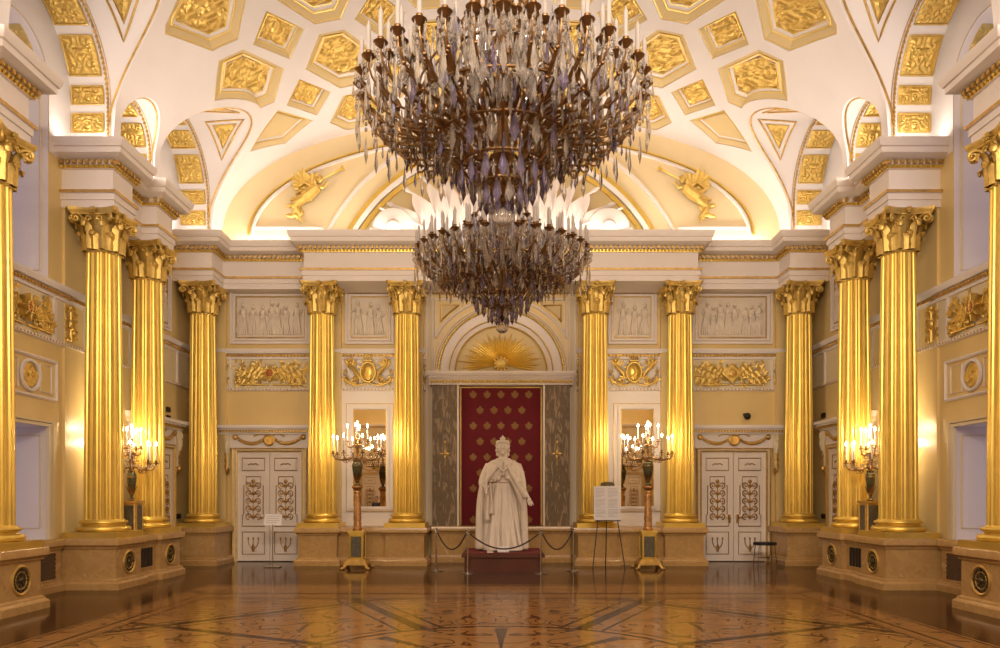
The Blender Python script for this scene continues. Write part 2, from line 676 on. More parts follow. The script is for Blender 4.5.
def make_vault():
    # main barrel in (theta, y), with a hole for each coffer
    right = []
    ys = set([RY, WY])
    for (c, r, zc) in BAYS:
        for i in range(25):
            ys.add(round(c - r * cos(pi * i / 24), 5))
    pts = []
    for y in sorted(ys):
        hit = None
        for (c, r, zc) in BAYS:
            if abs(y - (c - r)) < 1e-4:
                hit = [(TH_S, y), (theta_z(zc), y)]
            elif abs(y - (c + r)) < 1e-4:
                hit = [(theta_z(zc), y), (TH_S, y)]
        pts += hit if hit else [(theta_b(y), y)]
    ends = [RAD(1.2 * i) for i in range(-39, 40)]
    outline = [p for p in pts] + [(-a, WY) for a in ends if abs(a) < TH_S - .01] + [(-t, y) for t, y in reversed(pts)] + [(a, RY) for a in ends if abs(a) < TH_S - .01]
    holes = [p for _, p in COFFERS]
    extra = []
    for i in range(-24, 25):
        for j in range(0, 69):
            t, y = RAD(1.95 * i), RY + .15 + (WY - RY - .3) * j / 68
            if abs(t) < theta_b(y) - .012 and not any(inside((t, y), h) for h in holes):
                extra.append((t, y))
    K10 = lambda L: [(a * 10, b) for a, b in L]
    pv, tr = cdt(K10(outline), [K10(h) for h in holes], K10(extra))
    mb = MB()
    mb.add([vault_pt(p[0] / 10, p[1]) for p in pv], tr)
    ce = struct(mb.build('ceiling', 'vault', ang=60, fix=False))
    # coffers, children of the ceiling
    for kind, p in COFFERS:
        cx = sum(a for a, _ in p) / len(p)
        cy = sum(b for _, b in p) / len(p)
        mb, pn = MB(), MB()
        rings = [(1.0, 0, None), (1.0, .02, 0), (.97, .022, 2), (.955, .022, 1), (.80, .085, 1), (.785, .07, 2), (.76, .07, 2), (.745, .10, 1), (.68, .12, 0), (.65, .12, 2), (.635, .16, 0)]
        n = len(p)
        vs, fs, ms = [], [], []
        for (sc, dr, _) in rings:
            for (a, b) in p:
                vs.append(vault_pt(cx + (a - cx) * sc, cy + (b - cy) * sc, dr))
        for k in range(len(rings) - 1):
            for i in range(n):
                i2 = (i + 1) % n
                fs.append((k * n + i, k * n + i2, (k + 1) * n + i2, (k + 1) * n + i))
                ms.append(rings[k + 1][2])
        mb.v, mb.f, mb.m = vs, fs, ms
        co = mb.build('coffer', ['vault', 'beige', 'gold'], ce, ang=20)
        if kind == 'tri':
            tm = MB()
            tm.add([vault_pt(cx + (a - cx) * .66, cy + (b - cy) * .66, .11) for a, b in p], [tuple(range(n))])
            tm.build('coffer_panel', 'beige', co, smooth=False)
            continue
        # carved and gilded field
        fp = [((a - cx) * .64 + cx, (b - cy) * .64 + cy) for a, b in p]
        RS = 10.2
        w_ = (max(a for a, _ in fp) - min(a for a, _ in fp)) * RS
        h_ = max(b for _, b in fp) - min(b for _, b in fp)
        ex = []
        st_ = .042
        for i in range(int(w_ / st_) + 1):
            for j in range(int(h_ / st_) + 1):
                u, v = -w_ / 2 + st_ * i, -h_ / 2 + st_ * j
                pt = (cx + u / RS, cy + v)
                if inside(pt, fp) and all((abs(pt[0] - a) * RS + abs(pt[1] - b)) > .03 for a, b in fp):
                    ex.append(pt)
        fv, ft = cdt(K10(fp), [], K10(ex))
        fv = [(a / 10, b) for a, b in fv]
        gv = []
        for i, v in enumerate(fv):
            u_, v_ = (v[0] - cx) * RS, v[1] - cy
            gv.append(vault_pt(v[0], v[1], .150 - scroll_h(u_, v_, w_, h_, kind) * .05))
        pn.add(gv, ft)
        pn.build('coffer_panel', 'gold_r', co, ang=25, fix=False)
    # penetrations: a small barrel over each bay, each side
    for (c, r, zc) in BAYS:
        if c < 6:
            continue
        for s in (-1, 1):
            make_bay(ce, c, r, zc, s)
    for (c, r, zc) in BAYS:
        if c < 6:
            for s in (-1, 1):
                bay_shell(ce, c, r, zc, s)

def bay_prof(c, r, zc, u):
    """point on the bay's arch at arc length u from the springing on the far side; returns y, z, inward normal"""
    st = zc - Z_COR
    tot = 2 * st + pi * r
    if u < st:
        return c + r, Z_COR + u, (-1, 0)
    if u > tot - st:
        return c - r, Z_COR + (tot - u), (1, 0)
    a = (u - st) / r
    return c + r * cos(a), zc + r * sin(a), (-cos(a), -sin(a))


def bay_shell(ce, c, r, zc, s):
    mb = MB()
    st = zc - Z_COR
    tot = 2 * st + pi * r
    us = [0] + [st + pi * r * i / 24 for i in range(25)] + [tot]
    vs, fs = [], []
    for u in us:
        y, z, _ = bay_prof(c, r, zc, u)
        g = groin_x(z)
        for k in range(5):
            vs.append((s * (g + (WX - g) * k / 4), y, z))
    for i in range(len(us) - 1):
        for k in range(4):
            a = i * 5 + k
            fs.append((a, a + 1, a + 6, a + 5))
    mb.add(vs, fs)
    return mb.build('lunette_vault', 'vault', ce, ang=50)

def carve(mb, w, h, f, m=0, nu=26, nv=20, amp=.03, seed=0, t0=0.004):
    """heightfield of mirrored scrolls on a w x h plate; f maps (u, v, height) to space"""
    rnd = random.Random(seed)
    cs = [(0, 0)] + [(rnd.uniform(.2, .48) * w, rnd.uniform(-.48, .48) * h) for _ in range(3)] + [(w * .3, h * .28), (w * .3, -h * .28)]
    k = 2 * pi / (min(w, h) * .21)
    vs, fs = [], []
    for j in range(nv + 1):
        for i in range(nu + 1):
            u, v = (i / nu - .5) * w, (j / nv - .5) * h
            au = abs(u)
            best = min(cs, key=lambda q: (au - q[0]) ** 2 + (v - q[1]) ** 2)
            dx, dy = au - best[0], v - best[1]
            rr = sqrt(dx * dx + dy * dy)
            an = atan2(dy, dx)
            hh = .5 + .5 * sin(k * rr + 3 * an + best[0] * 40) * (.7 + .3 * cos(5 * an))
            e = min(1, 8 * min(.5 - abs(u) / w, .5 - abs(v) / h))
            vs.append(f(u, v, t0 + amp * hh * e))
    for j in range(nv):
        for i in range(nu):
            a = j * (nu + 1) + i
            fs.append((a, a + 1, a + nu + 2, a + nu + 1))
    mb.add(vs, fs, m)

def make_bay(ce, c, r, zc, s):
    b = bay_shell(ce, c, r, zc, s)
    st = zc - Z_COR
    tot = 2 * st + pi * r
    def F(x, u, h):
        y, z, n = bay_prof(c, r, zc, u)
        return (s * x, y + n[0] * h, z + n[1] * h)
    big = r > 1
    half = tot / 2
    if big:
        rows = [(.36, .70), (.88, 1.20), (1.38, 2.02), (2.20, 2.66), (2.86, half * 2 - 2.86)]
    else:
        rows = [(.36, .70), (.86, 1.30), (1.46, half * 2 - 1.46)]
    rows = rows[:-1] + [rows[-1]] + [(tot - q, tot - p) for p, q in rows[:-1]]
    x0, x1 = 7.40, 7.99
    k = 0
    for (u0, u1) in rows:
        k += 1
        mb = MB()
        # raised border of the panel
        fr = [(x0, u0), (x1, u0), (x1, u1), (x0, u1)]
        pts = []
        for i in range(4):
            a, q = fr[i], fr[(i + 1) % 4]
            for j in range(6):
                t = j / 6
                pts.append(F(a[0] + (q[0] - a[0]) * t, a[1] + (q[1] - a[1]) * t, .012))
        mb.tube(pts, .018, 5, closed=True)
        xm, um = (x0 + x1) / 2, (u0 + u1) / 2
        carve(mb, x1 - x0, u1 - u0, lambda a, v, h: F(xm + a, um + v, h), seed=k if k <= len(rows) // 2 + 1 else len(rows) + 1 - k, amp=.038,
              nu=34, nv=max(16, int(34 * (u1 - u0) / .6)))
        mb.build('gilded_panel', 'gold_r', b, ang=50, fix=False)
    # beaded line and plain fillet
    mb = MB()
    for (x, rr) in ((7.32, .018), (7.27, .008)):
        mb.tube([F(x, tot * i / 40, .008) for i in range(41)], rr, 5)
    nb = int(tot / .085)
    for i in range(nb):
        p = F(7.32, tot * (i + .5) / nb, .018)
        mb.ell(p, (.03, .03, .03), nu=6, nv=4)
    # line along the groin
    gp = []
    for i in range(1, 40):
        u = tot * i / 40
        y, z, n = bay_prof(c, r, zc, u)
        gp.append(F(groin_x(z) + .07, u, .004))
    mb.tube(gp, .022, 5)
    mb.build('moulding', 'gold_d', b)
    if big:
        # triangular frames either side of the crown
        for side in (0, 1):
            mb = MB()
            a1 = st + r * RAD(84)
            a2 = st + r * RAD(80)
            a3 = st + r * RAD(40)
            tri = [(5.98, a1), (6.90, a2), (6.86, a3)]
            def U(u):
                return tot - u if side else u
            def T(sc):
                cx = sum(p[0] for p in tri) / 3
                cu = sum(p[1] for p in tri) / 3
                o = []
                for i in range(3):
                    p, q = tri[i], tri[(i + 1) % 3]
                    for j in range(8):
                        t = j / 8
                        o.append((cx + (p[0] + (q[0] - p[0]) * t - cx) * sc, cu + (p[1] + (q[1] - p[1]) * t - cu) * sc))
                return o
            mb.tube([F(x, U(u), .008) for x, u in T(1)], .022, 5, closed=True)
            mb.tube([F(x, U(u), .008) for x, u in T(.62)], .012, 5, closed=True)
            o2 = mb.build('triangular_moulding', 'gold_d', b)
            g = MB()
            rings = [T(.56 * (1 - i / 7) + .01) for i in range(8)]
            vs, fs = [], []
            for i, rg in enumerate(rings):
                for j, (x, u) in enumerate(rg):
                    vs.append(F(x, U(u), .012 + .03 * (.5 + .5 * sin(2.2 * i + 2 * j)) * (i > 0)))
            for i in range(7):
                for j in range(24):
                    fs.append((i * 24 + j, i * 24 + (j + 1) % 24, (i + 1) * 24 + (j + 1) % 24, (i + 1) * 24 + j))
            g.add(vs, fs)
            g.build('gilded_triangle', 'gold_r', o2, fix=False)
make_vault()

# ------------------------------------------------------------------ walls
WIN_H = .80
def arch_pts(c, zc, r, n=20):
    return [(c + r * cos(pi * i / n), zc + r * sin(pi * i / n)) for i in range(n + 1)]

def side_wall(s, name):
    out = [(RY, 0), (WY, 0), (WY, 8.4)]
    for (c, r, zc) in BAYS:
        out += [(c + r + .02, 8.4)] + arch_pts(c, zc, r + .02) + [(c - r - .02, 8.4)]
    out += [(RY, 8.4)]
    holes = []
    for c in (12.48, 7.56):
        holes.append([(c - WIN_H, .93), (c + WIN_H, .93), (c + WIN_H, 2.92), (c - WIN_H, 2.92)])
        holes.append([(c - WIN_H, 5.5), (c + WIN_H, 5.5)] + arch_pts(c, 8.95, WIN_H, 16))
    pv, tr = cdt(out, holes)
    # lower part straw-coloured, upper part white
    mb = MB()
    o = mb.add([(s * WX, p[0], p[1]) for p in pv], tr)
    for i, t in enumerate(tr):
        zc = sum(pv[q][1] for q in t) / 3
    w = struct(mb.build(name, 'wall', smooth=False, fix=False))
    # white lunette face over each bay
    for (c, r, zc) in BAYS:
        mb = MB()
        a = [(c - r, Z_COR - .3), (c + r, Z_COR - .3)] + arch_pts(c, zc, r, 20)
        hs = [[(c - WIN_H - .02, Z_COR - .4), (c + WIN_H + .02, Z_COR - .4)] + arch_pts(c, 8.95, WIN_H + .02, 16)] if c in (12.48, 7.56) else []
        pv2, t2 = cdt(a, hs)
        mb.add([(s * (WX - .012), p[0], p[1]) for p in pv2], t2)
        mb.build('lunette_face', 'vault', w, smooth=False, fix=False)
    return w

def window(s, c, z0, z1, arch, n):
    """deep reveal with a sash window at its back"""
    mb = MB()
    dp = 1.3
    if arch:
        prof = [(c - WIN_H, z0), (c + WIN_H, z0)] + arch_pts(c, z1, WIN_H, 16)
    else:
        prof = [(c - WIN_H, z0), (c + WIN_H, z0), (c + WIN_H, z1), (c - WIN_H, z1)]
    k = len(prof)
    vs = [(s * (WX - .01), y, z) for y, z in prof] + [(s * (WX + dp), y, z) for y, z in prof]
    mb.add(vs, [(i, (i + 1) % k, (i + 1) % k + k, i + k) for i in range(k)])
    w = struct(mb.build('window_%d' % n, 'white', ang=30))
    # frame and glazing bars
    f = MB()
    X = s * (WX + dp - .05)
    zt = z1 + (WIN_H if arch else 0)
    ring = [(X, y, z) for y, z in prof]
    f.tube(ring, .045, 6, closed=True)
    f.bx(X - .02, X + .02, c - .03, c + .03, z0, zt)
    nb = 5 if arch else 3
    for i in range(1, nb):
        z = z0 + (z1 - z0) * i / nb
        f.bx(X - .015, X + .015, c - WIN_H, c + WIN_H, z - .02, z + .02)
    f.build('window_frame', 'white', w)
    g = MB()
    X2 = s * (WX + dp - .03)
    g.add([(X2, y, z) for y, z in prof], [tuple(range(k))])
    g.build('pane', 'glass', w, smooth=False)
    # beaded panel lines on the jambs and the white surround
    t = MB()
    for jy in (c - WIN_H + .012, c + WIN_H - .012):
        za, zb = z0 + .2, z1 - .15
        pts = [(s * (WX + .12), jy, za), (s * (WX + dp - .12), jy, za), (s * (WX + dp - .12), jy, zb), (s * (WX + .12), jy, zb)]
        t.tube(pts, .018, 5, closed=True)
    t.build('jamb_moulding', 'cream', w)
    if arch:
        for sg in (-1, 1):
            sp = MB()
            pts = [RAD(12 + 60 * i / 8) for i in range(9)]
            carve(sp, .34, .86, lambda a, v, h: (s * (WX + .30 + a), c + sg * (WIN_H - .005 - h) * cos(RAD(42) + v / WIN_H), z1 + (WIN_H - .005 - h) * sin(RAD(42) + v / WIN_H)), nu=20, nv=40, amp=.03)
            sp.build('soffit_panel', 'gold_r', w, ang=50)
    if not arch:
        u = MB()
        for (a, q) in ((.0, .05), (.07, .03)):
            pts = [(s * (WX - .03), c - WIN_H - a, z0), (s * (WX - .03), c - WIN_H - a, z1 + a), (s * (WX - .03), c + WIN_H + a, z1 + a), (s * (WX - .03), c + WIN_H + a, z0)]
            for i in range(3):
                p, r = pts[i], pts[i + 1]
                u.bx(min(p[0], r[0]) - .03, max(p[0], r[0]) + .03, min(p[1], r[1]) - q, max(p[1], r[1]) + q, min(p[2], r[2]), max(p[2], r[2]) + (q if p[2] == r[2] else 0))
        u.build('window_surround', 'cream', w)

wl = side_wall(-1, 'wall_left')
wr = side_wall(1, 'wall_right')
k = 0
for c in (12.48, 7.56):
    for s in (-1, 1):
        k += 1
        window(s, c, .93, 2.92, False, k)
        k += 1
        window(s, c, 5.5, 8.95, True, k)

def end_wall():
    mb = MB()
    mb.bx(-WX - .6, WX + .6, WY, WY + .3, 0, Z_COR + .01, 0)
    w = struct(mb.build('wall_back', 'wall', smooth=False))
    # tympanum closing the vault
    mb = MB()
    pts = [(vault_pt(t, 0)[0], vault_pt(t, 0)[2]) for t in [TH_S - 2 * TH_S * i / 64 for i in range(65)]]
    poly = [(-7.6, 8.10), (7.6, 8.10)] + [(x * 1.004, z + .02) for x, z in pts]
    pv, tr = cdt(poly, [])
    mb.add([(p[0], WY, p[1]) for p in pv], tr)
    mb.build('tympanum', 'yellow', w, smooth=False, fix=False)
    r = MB()
    r.bx(-WX - .6, WX + .6, RY - .3, RY, 0, 12.3)
    struct(r.build('wall_rear', 'wall', smooth=False))
end_wall()

# ------------------------------------------------------------------ entablature swept in plan
def sweep(mb, path, prof, mats, side=1):
    """path: plan polyline; the profile offset points to the left of travel if side=1"""
    n = len(path)
    P = [Vector(p) for p in path]
    offs = []
    for i in range(n):
        d0 = (P[i] - P[i - 1]).normalized() if i else None
        d1 = (P[i + 1] - P[i]).normalized() if i < n - 1 else None
        n0 = Vector((-d0.y, d0.x)) * side if d0 else None
        n1 = Vector((-d1.y, d1.x)) * side if d1 else None
        if n0 is None:
            o = n1
        elif n1 is None:
            o = n0
        else:
            o = n0 + n1
            o = o / max(.2, (1 + n0.dot(n1)))
        offs.append(o)
    k = len(prof)
    vs, fs, ms = [], [], []
    for i in range(n):
        for (o, z) in prof:
            q = P[i] + offs[i] * o
            vs.append((q.x, q.y, z))
    for i in range(n - 1):
        for j in range(k - 1):
            a = i * k + j
            fs.append((a, a + 1, a + k + 1, a + k))
            ms.append(mats[j])
    o = len(mb.v)
    mb.v += vs
    mb.f += [tuple(q + o for q in f) for f in fs]
    mb.m += ms
    return offs

def along(mb, path, off, z, step, size, m, side=1, kind='box'):
    """small repeated ornament (dentils, beads) along an offset path"""
    P = [Vector(p) for p in path]
    n = len(P)
    for i in range(n - 1):
        d = P[i + 1] - P[i]
        L = d.length
        d.normalize()
        nn = Vector((-d.y, d.x)) * side
        # extend or shorten at the corners by the offset
        e0 = e1 = 0
        if i > 0:
            c = (P[i] - P[i - 1]).normalized()
            e0 = off * (1 if c.cross(d) * side < 0 else -1)
        if i < n - 2:
            c = (P[i + 2] - P[i + 1]).normalized()
            e1 = off * (1 if d.cross(c) * side < 0 else -1)
        a, b = -e0, L + e1
        q = max(1, int((b - a) / step))
        for t in range(q):
            p = P[i] + d * (a + (b - a) * (t + .5) / q) + nn * off
            if kind == 'box':
                mb.box((p.x, p.y, z), (size[0], size[1], size[2]), m, atan2(d.y, d.x))
            else:
                mb.ell((p.x, p.y, z), size, m, 6, 4)

ENT = [(.02, 6.97), (.02, 7.10), (.045, 7.105), (.045, 7.215), (.085, 7.225), (.085, 7.275), (.0, 7.285), (.0, 7.66), (.05, 7.67), (.06, 7.73),
       (.075, 7.735), (.075, 7.80), (.12, 7.81), (.27, 7.87), (.27, 7.965), (.30, 7.975), (.32, 8.03), (.335, 8.09), (.335, 8.12)]
ENT_M = [0, 0, 0, 0, 2, 0, 0, 0, 1, 0, 0, 0, 0, 0, 0, 0, 0, 0]

def offset_poly(path, off, side, closing):
    mbx = MB()
    offs = sweep(mbx, path, [(off, 0), (off, 1)], [0], side)
    k = 2
    return [(mbx.v[i * k][0], mbx.v[i * k][1]) for i in range(len(path))] + closing

def entablature(name, path, closing, side, label):
    mb = MB()
    sweep(mb, path, ENT, ENT_M, side)
    along(mb, path, .075, 7.705, .085, (.03, .03, .03), 1, side, 'ell')
    along(mb, path, .10, 7.77, .115, (.06, .07, .065), 2, side)
    for (off, z, up) in ((.335, 8.12, 1), (.02, 6.97, 0)):
        q = offset_poly(path, off, side, closing)
        pv, tr = cdt(q, [])
        mb.add([(p[0], p[1], z) for p in pv], tr, 0)
    return struct(mb.build(name, ['white', 'gold', 'gold_d'], ang=30))

# end wall run
A, Bk = CY - .36, 19.12
c1 = CX - .36
c2 = INX[0] + .36
path_back = [(-WX, A), (-c1, A), (-c1, Bk), (-c2, Bk), (-c2, A), (c2, A), (c2, Bk), (c1, Bk), (c1, A), (WX, A)]
entablature('trim_1', path_back, [(WX, WY), (-WX, WY)], -1, None)
nt_ = 1
for s in (-1, 1):
    for (ya, yb) in ((SIDE_Y[1], SIDE_Y[0]), (SIDE_Y[3], SIDE_Y[2])):
        x0, xr = s * c1, s * (c1 + .34)
        p = [(s * WX, ya - .36), (x0, ya - .36), (x0, ya + .36), (xr, ya + .36), (xr, yb - .36), (x0, yb - .36), (x0, yb + .36), (s * WX, yb + .36)]
        nt_ += 1
        # travel is towards +Y; the room is on the right for the left side (side -1), on the left for the right side
        entablature('trim_%d' % nt_, p, [], -1 if s < 0 else 1, None)

# ------------------------------------------------------------------ middle frieze band round the walls
BAND = [(.0, 4.42), (.07, 4.44), (.07, 4.49), (.03, 4.50), (.03, 5.24), (.06, 5.25), (.06, 5.30), (.085, 5.31), (.085, 5.37), (.13, 5.39), (.16, 5.47), (.16, 5.50), (.0, 5.50)]
BAND_M = [0, 0, 0, 1, 0, 0, 0, 2, 0, 0, 0, 0]
def band(name, path, side, bgm='cream'):
    mb = MB()
    sweep(mb, path, BAND, BAND_M, side)
    along(mb, path, .09, 5.34, .09, (.032, .032, .032), 2, side, 'ell')
    along(mb, path, .07, 4.465, .09, (.02, .02, .02), 2, side, 'ell')
    return struct(mb.build(name, ['white', bgm, 'gold_d'], ang=30))
NX = 1.95
for (a, b, bgm) in ((-WX, -INX[0] - .1, 'cream'), (-INX[0] - .1, -INX[1] + .05, 'white'), (-INX[1] + .05, -NX, 'cream'),
                    (NX, INX[1] - .05, 'cream'), (INX[1] - .05, INX[0] + .1, 'white'), (INX[0] + .1, WX, 'cream')):
    nt_ += 1
    band('trim_%d' % nt_, [(a, WY), (b, WY)], -1, bgm)
for s in (-1, 1):
    nt_ += 1
    band('trim_%d' % nt_, [(s * WX, 6.0), (s * WX, WY)], -1 if s < 0 else 1)
# upright fillets dividing the band
mb = MB()
for s in (-1, 1):
    for x in (7.02, 4.92):
        mb.bx(s * x - .03, s * x + .03, WY - .06, WY, 4.49, 5.25)
    for y in (13.42, 14.35, 11.55, 15.45, 16.1, 18.5):
        mb.bx(s * WX - .06, s * WX + .06, y - .03, y + .03, 4.49, 5.25)
nt_ += 1
struct(mb.build('trim_%d' % nt_, 'white', smooth=False))

# inner-bay wall faces with the candelabrum light painted in as white, behind the mirrors and the end-wall pilaster strips
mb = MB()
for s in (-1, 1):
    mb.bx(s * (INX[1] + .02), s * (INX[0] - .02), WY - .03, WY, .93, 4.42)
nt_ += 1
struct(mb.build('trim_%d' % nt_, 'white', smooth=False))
# ------------------------------------------------------------------ part builder for things standing away from the origin
def part(mb, name, mats, parent, **kw):
    l = parent.location
    if l.length and parent.rotation_euler.z == 0 and not kw.pop('local', False):
        mb.map(lambda x, y, z: (x - l.x, y - l.y, z - l.z))
    return mb.build(name, mats, parent, **kw)

def spiral(mb, c, r, turns=1.5, dirn=1, a0=0.0, y=-.03, rad=.02, m=0, n=22, flat=1.0, r1=.12):
    pts, rs = [], []
    for i in range(n + 1):
        t = i / n
        a = a0 + dirn * 2 * pi * turns * t
        rr = r * (1 - t * (1 - r1))
        pts.append((c[0] + rr * cos(a), y, c[1] + rr * sin(a)))
        rs.append(rad * (1.1 - .5 * t))
    mb.tube(pts, rs, 5, m, flat)

def cbez(p, n=10):
    p = [Vector(q) for q in p]
    out = []
    for i in range(n + 1):
        t = i / n
        q = list(p)
        while len(q) > 1:
            q = [q[j].lerp(q[j + 1], t) for j in range(len(q) - 1)]
        out.append(q[0])
    return out

# ------------------------------------------------------------------ marble pedestals
P_BASE = [(.09, 0), (.09, .11), (.075, .13), (.05, .15), (.045, .18), (.0, .20)]
P_DIE = [(.0, .20), (.0, .74)]
P_CAP = [(.0, .74), (.03, .745), (.035, .77), (.065, .80), (.085, .81), (.085, .91), (.075, .93)]
def pedestal(path, closing, side, label, loc, discs=(), vents=()):
    t = thing('marble_pedestal', label, 'pedestal', loc)
    for nm, pr in (('base_moulding', P_BASE), ('die', P_DIE), ('cap', P_CAP)):
        mb = MB()
        sweep(mb, path, pr, [0] * (len(pr) - 1), side)
        if nm == 'cap':
            q = offset_poly(path, .075, side, closing)
            pv, tr = cdt(q, [])
            mb.add([(p[0], p[1], .93) for p in pv], tr)
        part(mb, nm, 'ped', t, ang=30, fix=True)
    for (x, y, s) in discs:
        # pierced round grille facing the hall
        mb = MB()
        R = .205
        for rr, tr_ in ((R, .028), (R * .62, .012)):
            mb.tube([(x - s * .0, y + rr * cos(2 * pi * i / 24), .47 + rr * sin(2 * pi * i / 24)) for i in range(24)], tr_, 6, 0, closed=True)
        for i in range(8):
            a = 2 * pi * i / 8
            mb.leaf((x - s * .0, y + .03 * cos(a), .47 + .03 * sin(a)), (0, cos(a), sin(a)), (-s, 0, 0), .16, .035, .1, 2)
            mb.ell((x, y + .15 * cos(a + .39), .47 + .15 * sin(a + .39)), (.02, .03, .03), 2, 6, 4)
        mb.ell((x, y, .47), (.035, .05, .05), 2)
        vs = [(x - s * .003, y + R * cos(2 * pi * i / 24), .47 + R * sin(2 * pi * i / 24)) for i in range(24)]
        mb.add(vs, [tuple(range(24))], 1)
        part(mb, 'round_grille', ['gold_d', 'hole', 'dbronze'], t)
    for (x, y, s, w, h, z) in vents:
        mb = MB()
        mb.bx(x - .006, x + .006, y - w / 2, y + w / 2, z - h / 2, z + h / 2, 1)
        for (ya, yb, za, zb) in ((y - w / 2 - .03, y - w / 2, z - h / 2, z + h / 2), (y + w / 2, y + w / 2 + .03, z - h / 2, z + h / 2),
                                 (y - w / 2 - .03, y + w / 2 + .03, z + h / 2, z + h / 2 + .03), (y - w / 2 - .03, y + w / 2 + .03, z - h / 2 - .03, z - h / 2)):
            mb.bx(x - .02, x + .02, ya, yb, za, zb, 0)
        if w > .6:
            k = int((w + h) / .075)
            for i in range(k):
                for sg in (1, -1):
                    a0 = -h / 2 + (w + h) * (i + .5) / k - w / 2
                    # diagonal bars clipped to the opening
                    pts = []
                    for tt in (-w / 2, w / 2):
                        pts.append((tt, a0 + sg * tt if sg > 0 else -a0 - tt))
                    q = []
                    for (u, v) in ((pts[0]), (pts[1])):
                        v2 = max(-h / 2, min(h / 2, v))
                        du = (v2 - v) * (1 if sg > 0 else -1)
                        q.append((u + du, v2))
                    if abs(q[0][0]) <= w / 2 + 1e-6 and abs(q[1][0]) <= w / 2 + 1e-6:
                        mb.tube([(x - s * .012, y + q[0][0], z + q[0][1]), (x - s * .012, y + q[1][0], z + q[1][1])], .016, 4, 2)
        else:
            for i in range(1, 4):
                mb.bx(x - s * .01 - .005, x - s * .01 + .005, y - w / 2 + w * i / 4 - .006, y - w / 2 + w * i / 4 + .006, z - h / 2, z + h / 2, 2)
        part(mb, 'vent_grille', ['ped', 'hole', 'grille'], t, smooth=False)
    return t

HD = .47
SN = {-1: 'left', 1: 'right'}
for s in (-1, 1):
    sd = -1 if s < 0 else 1
    x0, xr = s * (CX - HD), s * (CX - HD + .09)
    a, b = SIDE_Y[1], SIDE_Y[0]
    p = [(s * WX, a - HD), (x0, a - HD), (x0, a + HD), (xr, a + HD), (xr, b - HD), (x0, b - HD), (x0, b + HD), (s * WX, b + HD)]
    pedestal(p, [], sd, 'long tan marble pedestal under the paired gold columns on the %s wall' % SN[s], (s * 7.4, 14.945, 0),
             [(x0, a, s), (x0, b, s)], [(xr, 14.945, s, .52, .38, .48)])
    a, b = SIDE_Y[3], SIDE_Y[2]
    p = [(s * WX, a - HD), (x0, a - HD), (x0, a + HD), (xr, a + HD), (xr, b - HD), (x0, b - HD), (x0, b + HD), (s * WX, b + HD)]
    pedestal(p, [], sd, 'tan marble pedestal cut off by the %s edge of the photo, round grille' % SN[s], (s * 7.4, 10.025, 0),
             [(x0, b, s), (x0, a, s)], [(xr, 10.025, s, .52, .38, .48)])
    # low wall under the window niche
    xx = s * (WX - .10)
    p = [(xx, SIDE_Y[2] + HD + .09), (xx, SIDE_Y[1] - HD - .09)]
    pedestal(p, [(s * WX, SIDE_Y[1] - HD - .09), (s * WX, SIDE_Y[2] + HD + .09)], sd, 'low marble dado with lattice vent below the window niche on the %s' % SN[s], (xx, 12.48, 0),
             [], [(xx, 12.75, s, 1.15, .46, .46)])
    p = [(xx, SIDE_Y[0] + HD), (xx, 17.28 - 1.0)]
    # corner pedestal of the end wall
    xc0, xc1 = s * (CX - HD), s * WX
    xw = s * (WX - .02)
    p = [(xw, CY - HD), (xc0, CY - HD), (xc0, WY - .02)] if s < 0 else [(xc0, WY - .02), (xc0, CY - HD), (xw, CY - HD)]
    pedestal(p, [(xw, WY - .02)], -1, 'tan marble pedestal in the far %s corner beside the white double doors' % SN[s], (s * 7.4, CY, 0))
    # inner pair
    xa, xb = INX[0] + HD, INX[1] - HD
    ym = CY - HD
    if s < 0:
        p = [(-xa, WY - .02), (-xa, ym), (-INX[0] + HD, ym), (-INX[0] + HD, ym + .2), (-INX[1] - HD, ym + .2), (-INX[1] - HD, ym), (-xb, ym), (-xb, WY - .02)]
    else:
        p = [(xb, WY - .02), (xb, ym), (INX[1] + HD, ym), (INX[1] + HD, ym + .2), (INX[0] - HD, ym + .2), (INX[0] - HD, ym), (xa, ym), (xa, WY - .02)]
    pedestal(p, [], -1, 'tan marble pedestal under two gold columns %s of the statue, behind a candelabrum' % SN[s], (s * 3.41, CY, 0))
# marble dado behind the statue
pedestal([(-INX[1] + HD + .1, WY - .25), (INX[1] - HD - .1, WY - .25)], [(INX[1] - HD - .1, WY - .02), (-INX[1] + HD + .1, WY - .02)], -1, 'low marble dado under the red velvet hanging, behind the statue', (0, WY - .1, 0))

